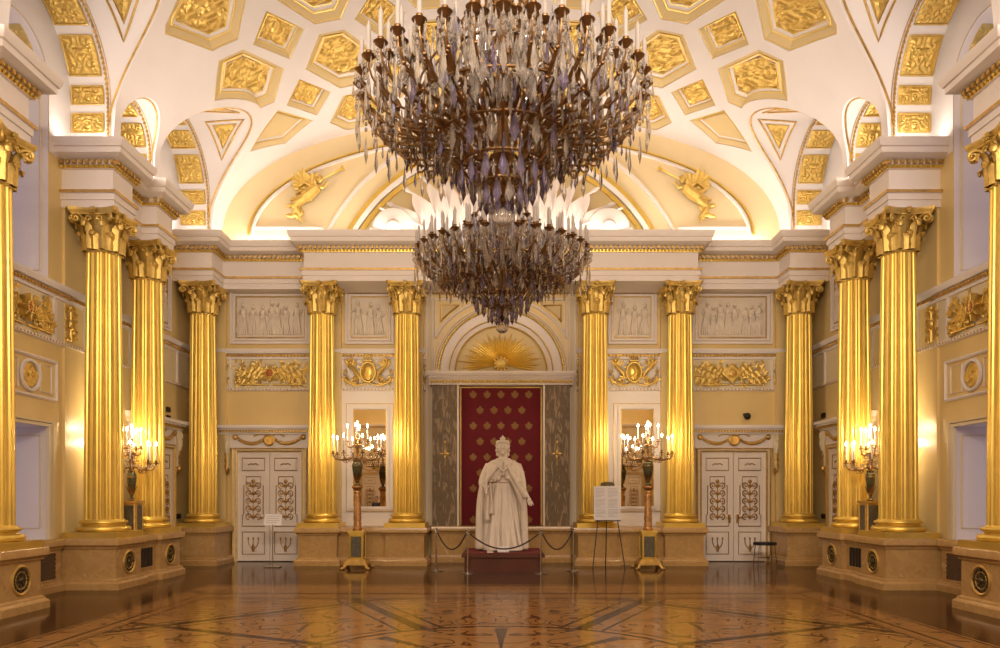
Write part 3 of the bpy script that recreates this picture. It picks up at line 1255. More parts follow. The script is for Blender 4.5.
# ------------------------------------------------------------------ gilded columns
def make_column():
    t = thing('gilded_column', '', 'column', (0, 0, Z_PED))
    mb = MB()
    mb.box((0, 0, .055), (1.0, 1.0, .11))
    BS = .94
    prof = [(.40, .16), (.47, .17), (.495, .21), (.495, .25), (.47, .295), (.42, .30), (.40, .32), (.39, .345), (.40, .365), (.425, .37), (.44, .395), (.44, .42), (.425, .445), (.39, .45), (.385, .47), (.365, .49)]
    mb.lathe([(a * BS, .11 + (b - .16) * .70) for a, b in prof], 40)
    mb.build('column_base', 'gold', t, ang=40)
    mb = MB()
    NF, Q = 20, 6
    n = NF * Q
    def fl(a, z):
        u = (a * NF / (2 * pi)) % 1.0
        if .12 < u < .88:
            return 1 - .075 * sqrt(max(0, 1 - ((u - .5) / .38) ** 2))
        return 1
    prof = []
    for i in range(13):
        q = i / 12
        prof.append((.335 - .043 * q ** 1.6, .335 + 4.935 * q))
    vs, fs = [], []
    angs = []
    for i in range(NF):
        for u in (.0, .12, .24, .5, .76, .88):
            angs.append((i + u) * 2 * pi / NF)
    n = len(angs)
    fls = [1, 1, .935, .90, .935, 1] * NF
    for (r, z) in prof:
        f0 = 1.0
        for a, q in zip(angs, fls):
            vs.append((r * q * cos(a), r * q * sin(a), z))
    for j in range(len(prof) - 1):
        for i in range(n):
            i2 = (i + 1) % n
            fs.append((j * n + i, j * n + i2, (j + 1) * n + i2, (j + 1) * n + i))
    mb.add(vs, fs)
    mb.build('shaft', 'gold', t, ang=25)
    mb = MB()
    Z0 = 5.17
    mb.lathe([(.30, Z0), (.345, Z0 + .005), (.36, Z0 + .03), (.345, Z0 + .06), (.31, Z0 + .065), (.305, Z0 + .3), (.315, Z0 + .55), (.36, Z0 + .70), (.42, Z0 + .75), (.42, Z0 + .77)], 32)
    for row, (k, zz, ln, w, ph) in enumerate(((8, .04, .34, .098, 0), (8, .06, .54, .098, pi / 8))):
        for i in range(k):
            a = 2 * pi * i / k + ph
            d = Vector((cos(a), sin(a), 0))
            pts = cbez([d * (.345 + .006 * row) + Vector((0, 0, Z0 + zz)), d * (.365 + .006 * row) + Vector((0, 0, Z0 + zz + ln * .7)), d * .395 + Vector((0, 0, Z0 + zz + ln * 1.15)),
                        d * (.54 + .03 * row) + Vector((0, 0, Z0 + zz + ln * 1.1)), d * (.50 + .03 * row) + Vector((0, 0, Z0 + zz + ln * .80))], 8)
            side = Vector((-sin(a), cos(a), 0))
            vs, fs = [], []
            for j, p in enumerate(pts):
                tt = j / 8
                ww = w * (1 - .55 * tt ** 2) * (1 + .30 * (j % 2))
                out = d * (.055 * (1 - tt) + .018)
                vs += [p - side * ww - d * .02, p - side * ww * .5 + out * .5, p + out, p + side * ww * .5 + out * .5, p + side * ww - d * .02]
            for j in range(8):
                for q in range(4):
                    b = j * 5 + q
                    fs.append((b, b + 1, b + 6, b + 5))
            mb.add(vs, fs)
            mb.ell(pts[6], (.05, .05, .035), nu=6, nv=4)
    for i in range(4):
        a = pi / 4 + i * pi / 2
        d = Vector((cos(a), sin(a), 0))
        for off in (-.06, .06):
            sd = Vector((-sin(a), cos(a), 0)) * off
            pts = cbez([d * .33 + Vector((0, 0, Z0 + .45)), d * .36 + Vector((0, 0, Z0 + .65)), d * .48 + Vector((0, 0, Z0 + .76)), d * .58 + Vector((0, 0, Z0 + .74))], 6)
            for j in range(1, 16):
                q = j / 15
                an = pi / 2 - 2 * pi * 1.35 * q
                rr = .085 * (1 - .8 * q)
                pts.append(d * (.58 + rr * cos(an)) + Vector((0, 0, Z0 + .655 + rr * sin(an))))
            mb.tube([p + sd for p in pts], [.034 - .014 * j / len(pts) for j in range(len(pts))], 6)
        mb.ell(d * .58 + Vector((0, 0, Z0 + .655)), (.05, .05, .03))
        # small helices towards the middle of each face
        a2 = i * pi / 2
        d2 = Vector((cos(a2), sin(a2), 0))
        s2 = Vector((-sin(a2), cos(a2), 0))
        for sg in (-1, 1):
            pts = [d2 * .35 + s2 * (sg * .20) + Vector((0, 0, Z0 + .48)), d2 * .38 + s2 * (sg * .19) + Vector((0, 0, Z0 + .62))]
            for j in range(12):
                q = j / 11
                an = pi - 2 * pi * 1.1 * q
                rr = .065 * (1 - .7 * q)
                pts.append(d2 * .41 + s2 * (sg * (.12 - rr * cos(an) * -1)) + Vector((0, 0, Z0 + .65 + rr * sin(an))))
            mb.tube(pts, .02, 5)
        for j in range(6):
            an = 2 * pi * j / 6
            mb.ell(d2 * .46 + s2 * (.045 * cos(an)) + Vector((0, 0, Z0 + .82 + .045 * sin(an))), (.032, .032, .03), nu=6, nv=4)
        mb.ell(d2 * .48 + Vector((0, 0, Z0 + .82)), (.03, .03, .03), nu=6, nv=4)
    # abacus with hollow sides
    pl = []
    for i in range(4):
        a = i * pi / 2
        d, sd = Vector((cos(a), sin(a))), Vector((-sin(a), cos(a)))
        for j in range(-6, 7):
            u = j / 6
            pl.append(d * (.41 + .115 * u * u) + sd * (u * .47))
    n = len(pl)
    vs, fs = [], []
    for (z, k) in ((.75, .94), (.79, .97), (.80, 1.0), (.87, 1.04)):
        vs += [(p.x * k, p.y * k, Z0 + z) for p in pl]
    for j in range(3):
        for i in range(n):
            fs.append((j * n + i, j * n + (i + 1) % n, (j + 1) * n + (i + 1) % n, (j + 1) * n + i))
    fs += [tuple(range(n)), tuple(range(3 * n, 4 * n))]
    mb.add(vs, fs)
    mb.map(lambda x, y, z: (x * .86, y * .86, 6.04 - (6.04 - z) * .90))
    mb.build('capital', 'gold_r', t, ang=40)
    return t
col0 = tree(make_column())
used = False
def put_column(x, y, label):
    global used
    if not used:
        used = True
        col0[0].location = (x, y, Z_PED)
        col0[0]['label'] = label
    else:
        dup(col0, (x, y, Z_PED), label=label)
for s in (-1, 1):
    n = SN[s]
    put_column(s * INX[1], CY, 'gilded fluted column directly %s of the statue, beside the veined marble slab' % n)
    put_column(s * INX[0], CY, 'gilded fluted column between the mirror and the white double doors on the %s' % n)
    put_column(s * CX, CY, 'smallest gilded fluted column in the far %s corner of the hall' % n)
    put_column(s * CX, SIDE_Y[0], 'farther of the two paired gilded columns on the %s side wall' % n)
    put_column(s * CX, SIDE_Y[1], 'nearer of the two paired gilded columns on the %s side wall' % n)
    put_column(s * CX, SIDE_Y[2], 'large gilded column cut off by the %s edge of the photo' % n)
for o in bpy.data.objects:
    if o.name.startswith('gilded_column'):
        o['group'] = 'gilded Corinthian columns of the hall'

# flat wall piers behind the paired columns
mb = MB()
for s in (-1, 1):
    for (a, b) in ((SIDE_Y[1], SIDE_Y[0]),):
        for y in (a, b):
            mb.bx(s * (WX - .05), s * WX, y - .34, y + .34, .93, 6.97)
    mb.bx(s * (WX - .05), s * WX, SIDE_Y[2] - .34, SIDE_Y[2] + .34, .93, 6.97)
    mb.bx(s * (CX - .34), s * (CX + .34), WY - .14, WY, .93, 6.97)
    for x in INX:
        mb.bx(s * x - .34, s * x + .34, WY - .14, WY, .93, 6.97)
nt_ += 1
struct(mb.build('trim_%d' % nt_, 'wall', smooth=False))

# ------------------------------------------------------------------ double doors
def door_scrolls(mb, cx, z0, z1, w, y):
    n = 5
    for i in range(n):
        zc = z0 + (z1 - z0) * (i + .5) / n
        q = (z1 - z0) / n
        for sg in (-1, 1):
            spiral(mb, (cx + sg * w * .28, zc), w * .22, 1.4, sg, -pi / 2, y, .017)
            mb.leaf((cx, y, zc - q * .3), (sg * .6, 0, .8), (0, -1, 0), q * .5, .03, .1)
        mb.ell((cx, y, zc), (.035, .02, .05), nu=8, nv=5)
    mb.tube([(cx, y, z0), (cx, y, z1)], .010, 5)
    mb.ell((cx, y, z1), (.05, .02, .05))

def rect_line(mb, x0, x1, z0, z1, y, r, m=0):
    mb.tube([(x0, y, z0), (x1, y, z0), (x1, y, z1), (x0, y, z1)], r, 4, m, closed=True)

def make_door(n, loc, rotz, sides=(-1, 1)):
    d = bpy.data.objects.new('door_%d' % n, None)
    COL.objects.link(d)
    d.location = loc
    d.rotation_euler = (0, 0, rotz)
    struct(d)
    L = lambda mb, nm, mt, par=d, **k: mb.build(nm, mt, par, **k)
    HW, HT = .83, 2.84
    for sg in (-1, 1):
        mb = MB()
        xa, xb = sorted((sg * .006, sg * HW))
        mb.bx(xa, xb, -.07, -.01, .02, HT)
        cx = sg * (HW / 2 + .003)
        # raised fields
        for (w, za, zb) in ((.28, 2.38, 2.66), (.28, 1.0, 2.18), (.28, .24, .74)):
            mb.bx(cx - w + .03, cx + w - .03, -.085, -.07, za + .03, zb - .03)
        lf = L(mb, 'door_leaf', 'door', smooth=False)
        mb = MB()
        rect_line(mb, cx - .29, cx + .29, 2.36, 2.68, -.085, .012)
        rect_line(mb, cx - .29, cx + .29, .20, .77, -.085, .012)
        q = [(-.20, .92), (.20, .92), (.20, 1.02), (.29, 1.02), (.29, 2.08), (.20, 2.08), (.20, 2.20), (-.20, 2.20), (-.20, 2.08), (-.29, 2.08), (-.29, 1.02), (-.20, 1.02)]
        q = [(-.29, .92), (.29, .92), (.29, 1.22), (.25, 1.22), (.25, 1.98), (.19, 1.98), (.19, 2.20), (-.19, 2.20), (-.19, 1.98), (-.25, 1.98), (-.25, 1.22), (-.29, 1.22)]
        mb.tube([(cx + x, -.085, z) for x, z in q], .012, 4, closed=True)
        mb.build('panel_moulding', 'gilt_b', lf)
        mb = MB()
        door_scrolls(mb, cx, 1.08, 2.08, .40, -.10)
        # small candlestick motif below, bow above
        for s2 in (-1, 0, 1):
            mb.tube(cbez([(cx, -.10, .36), (cx + s2 * .13, -.10, .36), (cx + s2 * .13, -.10, .58)], 6), .012, 5)
            mb.ell((cx + s2 * .13, -.10, .60), (.025, .015, .035), nu=6, nv=4)
        mb.leaf((cx, -.1, .26), (0, 0, 1), (0, -1, 0), .2, .05, .1)
        for s2 in (-1, 1):
            mb.tube(cbez([(cx, -.10, 2.52), (cx + s2 * .06, -.10, 2.56), (cx + s2 * .13, -.10, 2.50)], 6), .014, 5)
        mb.build('gilt_ornament', 'gilt_b', lf)
        mb = MB()
        hx = sg * .10
        mb.lathe([(.035, 0), (.035, .015), (.02, .02)], 10, (hx, -.10, 1.12))
        mb.tube(cbez([(hx, -.075, 1.13), (hx, -.16, 1.13), (hx + sg * .08, -.16, 1.20), (hx + sg * .11, -.15, 1.12)], 8), .016, 6)
        mb.bx(hx - .025, hx + .025, -.09, -.07, 1.0, 1.22)
        mb.build('door_handle', 'brass', lf)
    # architrave
    mb = MB()
    for sg in (-1, 1):
        xa, xb = sorted((sg * HW, sg * (HW + .13)))
        mb.bx(xa, xb, -.12, 0, 0, HT + .10, 0)
        mb.tube([(sg * (HW + .02), -.125, 0), (sg * (HW + .02), -.125, HT + .02)], .018, 5, 1)
        mb.tube([(sg * (HW + .11), -.125, 0), (sg * (HW + .11), -.125, HT + .08)], .018, 5, 1)
    mb.bx(-HW, HW, -.12, 0, HT, HT + .10, 0)
    mb.tube([(-HW, -.125, HT + .02), (HW, -.125, HT + .02)], .018, 5, 1)
    mb.tube([(-HW - .1, -.125, HT + .085), (HW + .1, -.125, HT + .085)], .018, 5, 1)
    L(mb, 'architrave', ['cream', 'gold_d'])
    # frieze and cornice
    mb = MB()
    mb.bx(-1.22, 1.22, -.10, 0, HT + .10, HT + .46, 0)
    for (h, za, zb, m) in ((.16, .46, .50, 0), (.20, .50, .56, 1), (.26, .56, .60, 0), (.32, .60, .68, 0)):
        mb.bx(-1.22 - h * .4, 1.22 + h * .4, -h, 0, HT + za, HT + zb, m)
    for i in range(34):
        mb.bx(-1.24 + i * .0735, -1.24 + i * .0735 + .04, -.225, -.2, HT + .505, HT + .555, 2)
    L(mb, 'door_cornice', ['white', 'cream', 'gold_d'], smooth=False)
    mb = MB()
    zc = HT + .30
    mb.lathe([(.02, 0), (.13, 0), (.15, .02), (.15, .05), (.11, .07), (.05, .06), (.001, .07)], 20)
    i0 = 0
    mb.map(lambda x, y, z: (x, -.10 - z, zc + y))
    for i in range(10):
        a = 2 * pi * i / 10
        mb.leaf((.03 * cos(a), -.15, zc + .03 * sin(a)), (cos(a), 0, sin(a)), (0, -1, 0), .08, .022, .1)
    for sg in (-1, 1):
        pts = cbez([(sg * .14, -.12, zc + .04), (sg * .35, -.13, zc - .16), (sg * .65, -.13, zc - .10), (sg * .86, -.12, zc + .10)], 14)
        mb.tube(pts, [.025 + .022 * sin(pi * i / 14) for i in range(15)], 7)
        for i, p in enumerate(pts[1:-1]):
            mb.ell(p + Vector((0, -.02, .015 * (-1) ** i)), (.03, .025, .028), nu=6, nv=4)
        pts = cbez([(sg * .1, -.12, zc + .13), (sg * .25, -.13, zc + .20), (sg * .40, -.13, zc + .10)], 6)
        mb.tube(pts, .014, 5)
        mb.ell((sg * .88, -.13, zc + .08), (.07, .05, .07))
    L(mb, 'garland', 'gold_d')
    for sg in sides:
        mb = MB()
        x = sg * 1.09
        pts = []
        for i in range(12):
            a = pi / 2 + 2 * pi * 1.1 * i / 11
            r = .10 * (1 - .7 * i / 11)
            pts.append((x, -.13 + r * cos(a) * .8, HT + .32 + r * sin(a)))
        pts = pts[::-1] + [Vector((x, -.11, HT + .44)), ]
        mb.tube(pts, .05, 6)
        for i in range(12):
            a = -pi / 2 + 2 * pi * 1.1 * i / 11
            r = .07 * (1 - .7 * i / 11)
            pts[i] = (x, -.12 + r * cos(a) * .8, HT - .48 + r * sin(a))
        mb.tube(pts[:12], .045, 6, 1)
        mb.tube([(x, -.10, HT + .40), (x, -.16, HT + .15), (x, -.09, HT - .15), (x, -.10, HT - .42)], [.08, .085, .06, .06], 8)
        for i in range(4):
            mb.leaf((x, -.15, HT + .2 - .16 * i), (0, -.2, -1), (0, -1, 0), .18, .06, .15, 1)
        L(mb, 'console', ['cream', 'gold_d'])
    return d
make_door(1, (-5.99, WY, 0), 0)
make_door(2, (6.02, WY, 0), 0)
make_door(3, (-WX, 17.28, 0), pi / 2)
make_door(4, (WX, 17.28, 0), -pi / 2)
make_door(5, (-6.5, RY, 0), pi)
make_door(6, (6.6, RY, 0), pi)
nt_ += 1
band('trim_%d' % nt_, [(WX, RY), (-WX, RY)], -1)

# ------------------------------------------------------------------ tall mirrors
def make_mirror(x, label):
    t = thing('wall_mirror', label, 'mirror', (x, WY - .03, 1.30))
    mb = MB()
    for (a, b, h0, y, m) in ((.60, .615, 2.80, -.04, 1), (.55, .60, 2.77, -.03, 0), (.48, .55, 2.74, -.02, 0), (.43, .50, 2.68, -.06, 0), (.415, .435, 2.63, -.05, 1)):
        z0 = (2.80 - h0) * .5
        zt = 2.80 - z0
        for sg in (-1, 1):
            xa, xb = sorted((sg * a, sg * b))
            mb.bx(xa, xb, y, 0, z0, zt, m)
        mb.bx(-a, a, y, 0, z0, z0 + (b - a), m)
        mb.bx(-a, a, y, 0, zt - (b - a), zt, m)
    mb.build('mirror_frame', ['white', 'gold_d'], t, smooth=False)
    mb = MB()
    mb.bx(-.425, .425, -.022, -.002, .06, 2.64)
    mb.build('mirror_glass', 'mirror', t, smooth=False)
make_mirror(-3.40, 'tall white framed wall mirror behind the candelabrum, left of the statue')
make_mirror(3.53, 'tall white framed wall mirror behind the candelabrum, right of the statue')

# ------------------------------------------------------------------ figured plaster panels
def figure(mb, x, h, y, rnd, face=1):
    lean = rnd.uniform(-.05, .05)
    hd = h * .13
    def P(dx, z):
        return Vector((x + dx * h + lean * z, y, z))
    mb.ell(P(.01 * face, h * .93), (hd * .42, .035, hd * .52), nu=8, nv=6)
    # gown with folds
    n = 10
    for i in range(5):
        u = (i - 2) / 2
        mb.tube([P(.035 * u, h * .78), P(.05 * u, h * .55), P((.075 + rnd.uniform(0, .03)) * u, h * .3), P((.10 + rnd.uniform(0, .03)) * u, 0.01)],
                [.032 * h, .036 * h, .036 * h, .028 * h], 6, 0, .7)
    mb.ell(P(0, h * .72), (h * .085, .04, h * .13), nu=8, nv=6)
    for sg in (-1, 1):
        e = rnd.choice([(.12, .62), (.13, .7), (.10, .58)])
        w = rnd.choice([(.2, .68), (.06, .52), (.17, .82), (.02, .60)])
        mb.tube([P(sg * .07, h * .80), P(sg * e[0], h * e[1]), P(sg * w[0], h * w[1])], [.026 * h, .022 * h, .016 * h], 6, 0, .8)

def relief_panel(x, w, h, n, seed, label, loc=None, rotz=0):
    t = thing('relief_panel', label, 'relief', loc or (x, WY, 5.66 + (1.35 - h) / 2), rotz)
    mb = MB()
    for (a, y, m) in ((.0, -.07, 0), (.09, -.05, 0), (.15, -.04, 1)):
        q = .05 if m == 0 else .02
        for sg in (-1, 1):
            xa, xb = sorted((sg * (w / 2 - a), sg * (w / 2 - a - q)))
            mb.bx(xa, xb, y, 0, a, h - a, m)
        mb.bx(-w / 2 + a + q, w / 2 - a - q, y, 0, a, a + q, m)
        mb.bx(-w / 2 + a + q, w / 2 - a - q, y, 0, h - a - q, h - a, m)
    mb.build('panel_frame', ['white', 'gold_d'], t, smooth=False)
    mb = MB()
    mb.bx(-w / 2 + .01, w / 2 - .01, -.012, 0, .01, h - .01)
    mb.build('panel_ground', 'bas', t, smooth=False)
    rnd = random.Random(seed)
    mb = MB()
    W2 = w - .5
    z0 = .22
    for i in range(n):
        fx = -W2 / 2 + W2 * (i + .5) / n + rnd.uniform(-.04, .04)
        figure(mb, fx, (h - .48) * rnd.uniform(.86, 1.0), -.02, rnd)
    mb.map(lambda a, b, c: (a, -.02 + (b + .02) * 1.5 - .03, c + z0))
    mb.bx(-W2 / 2 - .05, W2 / 2 + .05, -.05, 0, z0 - .04, z0 + .01)
    for i in range(n // 2):
        fx = rnd.uniform(-W2 / 2, W2 / 2)
        mb.lathe([(.02, 0), (.12, 0), (.13, .015), (.10, .03), (.03, .035), (.005, .05)], 14)
        k = 14 * 6
        for q in range(len(mb.v) - k, len(mb.v)):
            vx, vy, vz = mb.v[q]
            mb.v[q] = (fx + vx, -.03 - vz, z0 + .14 + vy)
        mb.tube([(fx + .2, -.03, z0), (fx + .15, -.03, h * .72)], .012, 5)
    mb.build('relief_figures', 'bas', t, ang=60)
relief_panel(-5.99, 2.08, 1.38, 7, 3, 'wide plaster panel of classical figures above the left white double doors')
relief_panel(6.00, 2.08, 1.38, 8, 5, 'wide plaster panel of classical figures above the right white double doors')
relief_panel(-3.41, 1.26, 1.38, 3, 8, 'narrow plaster panel of draped figures high above the left mirror')
relief_panel(3.41, 1.26, 1.38, 3, 12, 'narrow plaster panel of draped figures high above the right mirror')
for s in (-1, 1):
    relief_panel(0, 1.72, 1.38, 6, 17 + s, 'plaster figure panel seen edge-on between the far corner and paired columns, %s' % SN[s],
                 (s * WX, 17.28, 5.66), -s * pi / 2)

# ------------------------------------------------------------------ gilded carvings on the frieze
def trophy_mesh(w, h, seed, star):
    rnd = random.Random(seed)
    mb, g = MB(), MB()
    for sg in (-1, 1):
        for i in range(6):
            a = RAD(10 + 27 * i * .62)
            L = w * .44 * (1 - .12 * i)
            ex, ez = min(w * .47, L * cos(a) * 1.05), min(h * .40, -h * .3 + L * sin(a))
            mb.tube([(sg * .10, -.03, -h * .25), (sg * ex, -.05, ez)], [.012, .016], 5)
            mb.ell((sg * ex, -.05, ez), (.03, .02, .03), nu=6, nv=4)
            # flag cloth hanging from the staff
            for q in range(3):
                px, pz = ex * (.55 + .18 * q), -h * .25 + (ez + h * .25) * (.55 + .18 * q)
                mb.leaf((sg * px, -.03, pz), (sg * .5, 0, -.8), (0, -1, 0), h * .30, h * .085, .1)
        for i in range(10):
            px = rnd.uniform(.17, .47) * w
            pz = rnd.uniform(-.36, .30) * h
            mb.leaf((sg * px, -.025, pz), (sg * rnd.uniform(.1, 1), 0, rnd.uniform(-1, 1)), (0, -1, 0), h * .2, h * .055, .15)
        for i in range(4):
            spiral(mb, (sg * w * (.16 + .085 * i), -h * (.30 - .03 * (i % 2))), h * .10, 1.3, sg * (-1) ** i, pi / 2, -.04, .018)
        mb.tube([(sg * .05, -.03, -h * .40), (sg * w * .42, -.05, -h * .40)], .022, 6)
    for i in range(150):
        px, pz = rnd.uniform(.13, .47) * w * rnd.choice((-1, 1)), rnd.uniform(-.43, .43) * h
        mb.leaf((px, -.01, pz), (rnd.uniform(-1, 1), 0, rnd.uniform(-1, 1)), (0, -1, 0), h * .17, h * .045, .2)
    if star == 'star':
        pl = []
        for i in range(16):
            a = pi / 2 + pi * i / 8
            r = h * (.34 if i % 2 == 0 else .17)
            pl.append((r * cos(a), r * sin(a)))
        mb.prism(pl, -.12, -.01)
        for i in range(8):
            a = pi / 2 + pi * i / 4
            mb.tube([(0, -.135, 0), (h * .33 * cos(a), -.122, h * .33 * sin(a))], [.035, .004], 4)
    elif star == 'diamond':
        r = h * .36
        mb.prism([(0, -r), (r, 0), (0, r), (-r, 0)], -.11, -.01)
        mb.tube([(0, -.115, -r), (r, -.115, 0), (0, -.115, r), (-r, -.115, 0)], .022, 5, closed=True)
    for (r, y) in ((h * .15, -.14),):
        mb.tube([(r * cos(2 * pi * i / 20), y, r * sin(2 * pi * i / 20)) for i in range(20)], .016, 5, closed=True)
    g.lathe([(.001, .02), (h * .05, .018), (h * .12, .01), (h * .13, 0), (.001, 0)], 18)
    g.map(lambda x, y, z: (x, -.135 - z, y))
    return mb, g

def trophy(x, w, h, seed, star, label, loc=None, rotz=0):
    t = thing('trophy_relief', label, 'relief', loc or (x, WY - .03, 4.87), rotz)
    mb, g = trophy_mesh(w, h, seed, star)
    mb.build('carved_trophy', 'gold_r', t, ang=45)
    if star:
        g.build('medallion', 'ruby' if star == 'star' else 'gold_d', t)
trophy(-5.97, 1.98, .70, 1, 'star', 'gilded carved trophy with red centred star above the left white doors')
trophy(5.97, 1.98, .70, 2, 'diamond', 'gilded carved trophy with a diamond medallion above the right white doors')
for s in (-1, 1):
    trophy(0, 1.62, .70, 3 + s, 'star', 'gilded carved trophy with red centred star on the %s side wall frieze' % SN[s], (s * (WX - .03), 12.58, 4.87), -s * pi / 2)

def arms_relief(x, label):
    t = thing('coat_of_arms', label, 'coat of arms', (x, WY - .06, 4.90))
    mb = MB()
    h = .78
    ring = [(.19 * cos(2 * pi * i / 28), -.05, .25 * sin(2 * pi * i / 28)) for i in range(28)]
    mb.tube(ring, .032, 6, closed=True)
    mb.tube([(a * .76, -.07, c * .76) for a, b, c in ring], .016, 5, closed=True)
    for i in range(14):
        a = 2 * pi * i / 14
        mb.leaf((.20 * cos(a), -.04, .26 * sin(a)), (cos(a), 0, sin(a)), (0, -1, 0), .09, .035, .2)
    # crown
    for i in range(5):
        u = (i - 2) / 2
        mb.tube(cbez([(u * .10, -.05, .30), (u * .15, -.06, .40), (0, -.06, .44)], 5), .016, 5)
    mb.ell((0, -.06, .46), (.03, .03, .04))
    mb.tube([(-.11, -.05, .30), (.11, -.05, .30)], .022, 6)
    mb.build('crowned_oval', 'gold_r', t, ang=45)
    sh = MB()
    sh.ell((0, -.03, 0), (.145, .05, .195), nu=20, nv=10)
    sh.tube(cbez([(-.06, -.085, -.1), (.09, -.10, 0), (-.04, -.09, .13)], 8), .016, 5)
    sh.build('shield', 'gold', t)
    for sg in (-1, 1):
        mb = MB()
        # crouching winged supporter in scrolls
        mb.tube(cbez([(sg * .24, -.03, -.12), (sg * .33, -.06, .12), (sg * .44, -.06, .06), (sg * .50, -.06, .26)], 9), [.03, .045, .055, .06, .06, .055, .05, .045, .04, .035], 7)
        mb.ell((sg * .49, -.07, .31), (.06, .045, .05))
        mb.leaf((sg * .48, -.05, .33), (-sg * .8, 0, .35), (0, -1, 0), .10, .03, .1)
        for i in range(4):
            mb.leaf((sg * .45, -.04, .10), (sg * (.5 - .35 * i), 0, .75 - .06 * i), (0, -1, 0), .27, .05, .2)
        spiral(mb, (sg * .36, -.22), .12, 1.4, sg, pi / 2, -.05, .030)
        spiral(mb, (sg * .52, -.20), .10, 1.3, -sg, pi / 2, -.05, .026)
        spiral(mb, (sg * .58, .02), .07, 1.2, sg, -pi / 2, -.05, .02)
        mb.tube(cbez([(sg * .10, -.04, -.30), (sg * .3, -.06, -.40), (sg * .56, -.05, -.30), (sg * .62, -.05, -.12)], 8), .024, 6)
        for i in range(6):
            mb.leaf((sg * (.28 + .06 * i), -.04, -.28 + .04 * (i % 3)), (sg * cos(i * 1.3), 0, sin(i * 1.3)), (0, -1, 0), .13, .035, .2)
        mb.build('scrolled_supporter', 'gold_r', t, ang=45)
arms_relief(-3.44, 'gilded coat of arms carving above the left mirror')
arms_relief(3.44, 'gilded coat of arms carving above the right mirror')

def small_relief(loc, rotz, label, seed, nm='frieze_ornament'):
    mb = MB()
    rnd = random.Random(seed)
    for sg in (-1, 1):
        for i in range(4):
            spiral(mb, (sg * .09, -.24 + .16 * i), .075, 1.3, sg * (-1) ** i, 0, -.03, .018)
        for i in range(5):
            mb.leaf((0, -.02, -.30 + .13 * i), (sg * .7, 0, .7), (0, -1, 0), .16, .035, .2)
    mb.tube([(0, -.03, -.32), (0, -.03, .30)], [.03, .02], 6)
    mb.ell((0, -.05, .30), (.06, .04, .06))
    mb.ell((0, -.05, 0), (.07, .05, .10))
    mb.map(lambda x, y, z: (x * 1.25, y, z))
    o = mb.build(nm, 'gold_r', loc=loc, rotz=rotz, ang=45)
    tag(o, label, 'ornament')
for s in (-1, 1):
    small_relief((s * 7.26, WY - .03, 4.87), 0, 'narrow gilded frieze carving squeezed beside the far %s corner column' % SN[s], 1)
    small_relief((s * 2.15, WY - .03, 4.87), 0, 'narrow gilded frieze carving between the statue arch and the column on its %s' % SN[s], 2)
    small_relief((s * (WX - .03), 13.9, 4.87), -s * pi / 2, 'upright gilded frieze carving behind the nearer paired column, %s wall' % SN[s], 3)
    small_relief((s * (WX - .03), 14.94, 4.87), -s * pi / 2, 'upright gilded frieze carving showing between the paired columns, %s wall' % SN[s], 4)
    small_relief((s * (WX - .03), 16.7, 4.87), -s * pi / 2, 'gilded frieze carving just beyond the paired columns, %s wall' % SN[s], 5)
    # medallion in its white frame below the side frieze
    t = thing('medallion_panel', 'white framed wall panel with a round gilded medallion on the %s side wall' % SN[s], 'panel', (s * WX, 12.75, 3.76), -s * pi / 2)
    mb = MB()
    rect = [(-.75, -.34), (.75, -.34), (.75, .34), (-.75, .34)]
    mb.tube([(x, -.02, z) for x, z in rect], .035, 4, closed=True)
    for sg in (-1, 1):
        mb.tube([(sg * .30, -.01, -.24), (sg * .62, -.01, -.24), (sg * .62, -.01, .24), (sg * .30, -.01, .24)], .014, 4, closed=True)
    mb.build('panel_frame', 'white', t)
    mb = MB()
    mb.tube([(.25 * cos(2 * pi * i / 28), -.03, .25 * sin(2 * pi * i / 28)) for i in range(28)], .035, 6, closed=True)
    mb.build('ring', 'white', t)
    mb = MB()
    vs = []
    for j in range(11):
        for i in range(28):
            a, r = 2 * pi * i / 28, .215 * (1 - j / 10.5)
            vs.append((r * cos(a), -.02 - .03 * (.5 + .5 * sin(4 * a + 40 * r)) * (j > 0), r * sin(a)))
    mb.add(vs, [(j * 28 + i, j * 28 + (i + 1) % 28, j * 28 + 28 + (i + 1) % 28, j * 28 + 28 + i) for j in range(10) for i in range(28)])
    mb.build('rosette', 'gold_r', t)

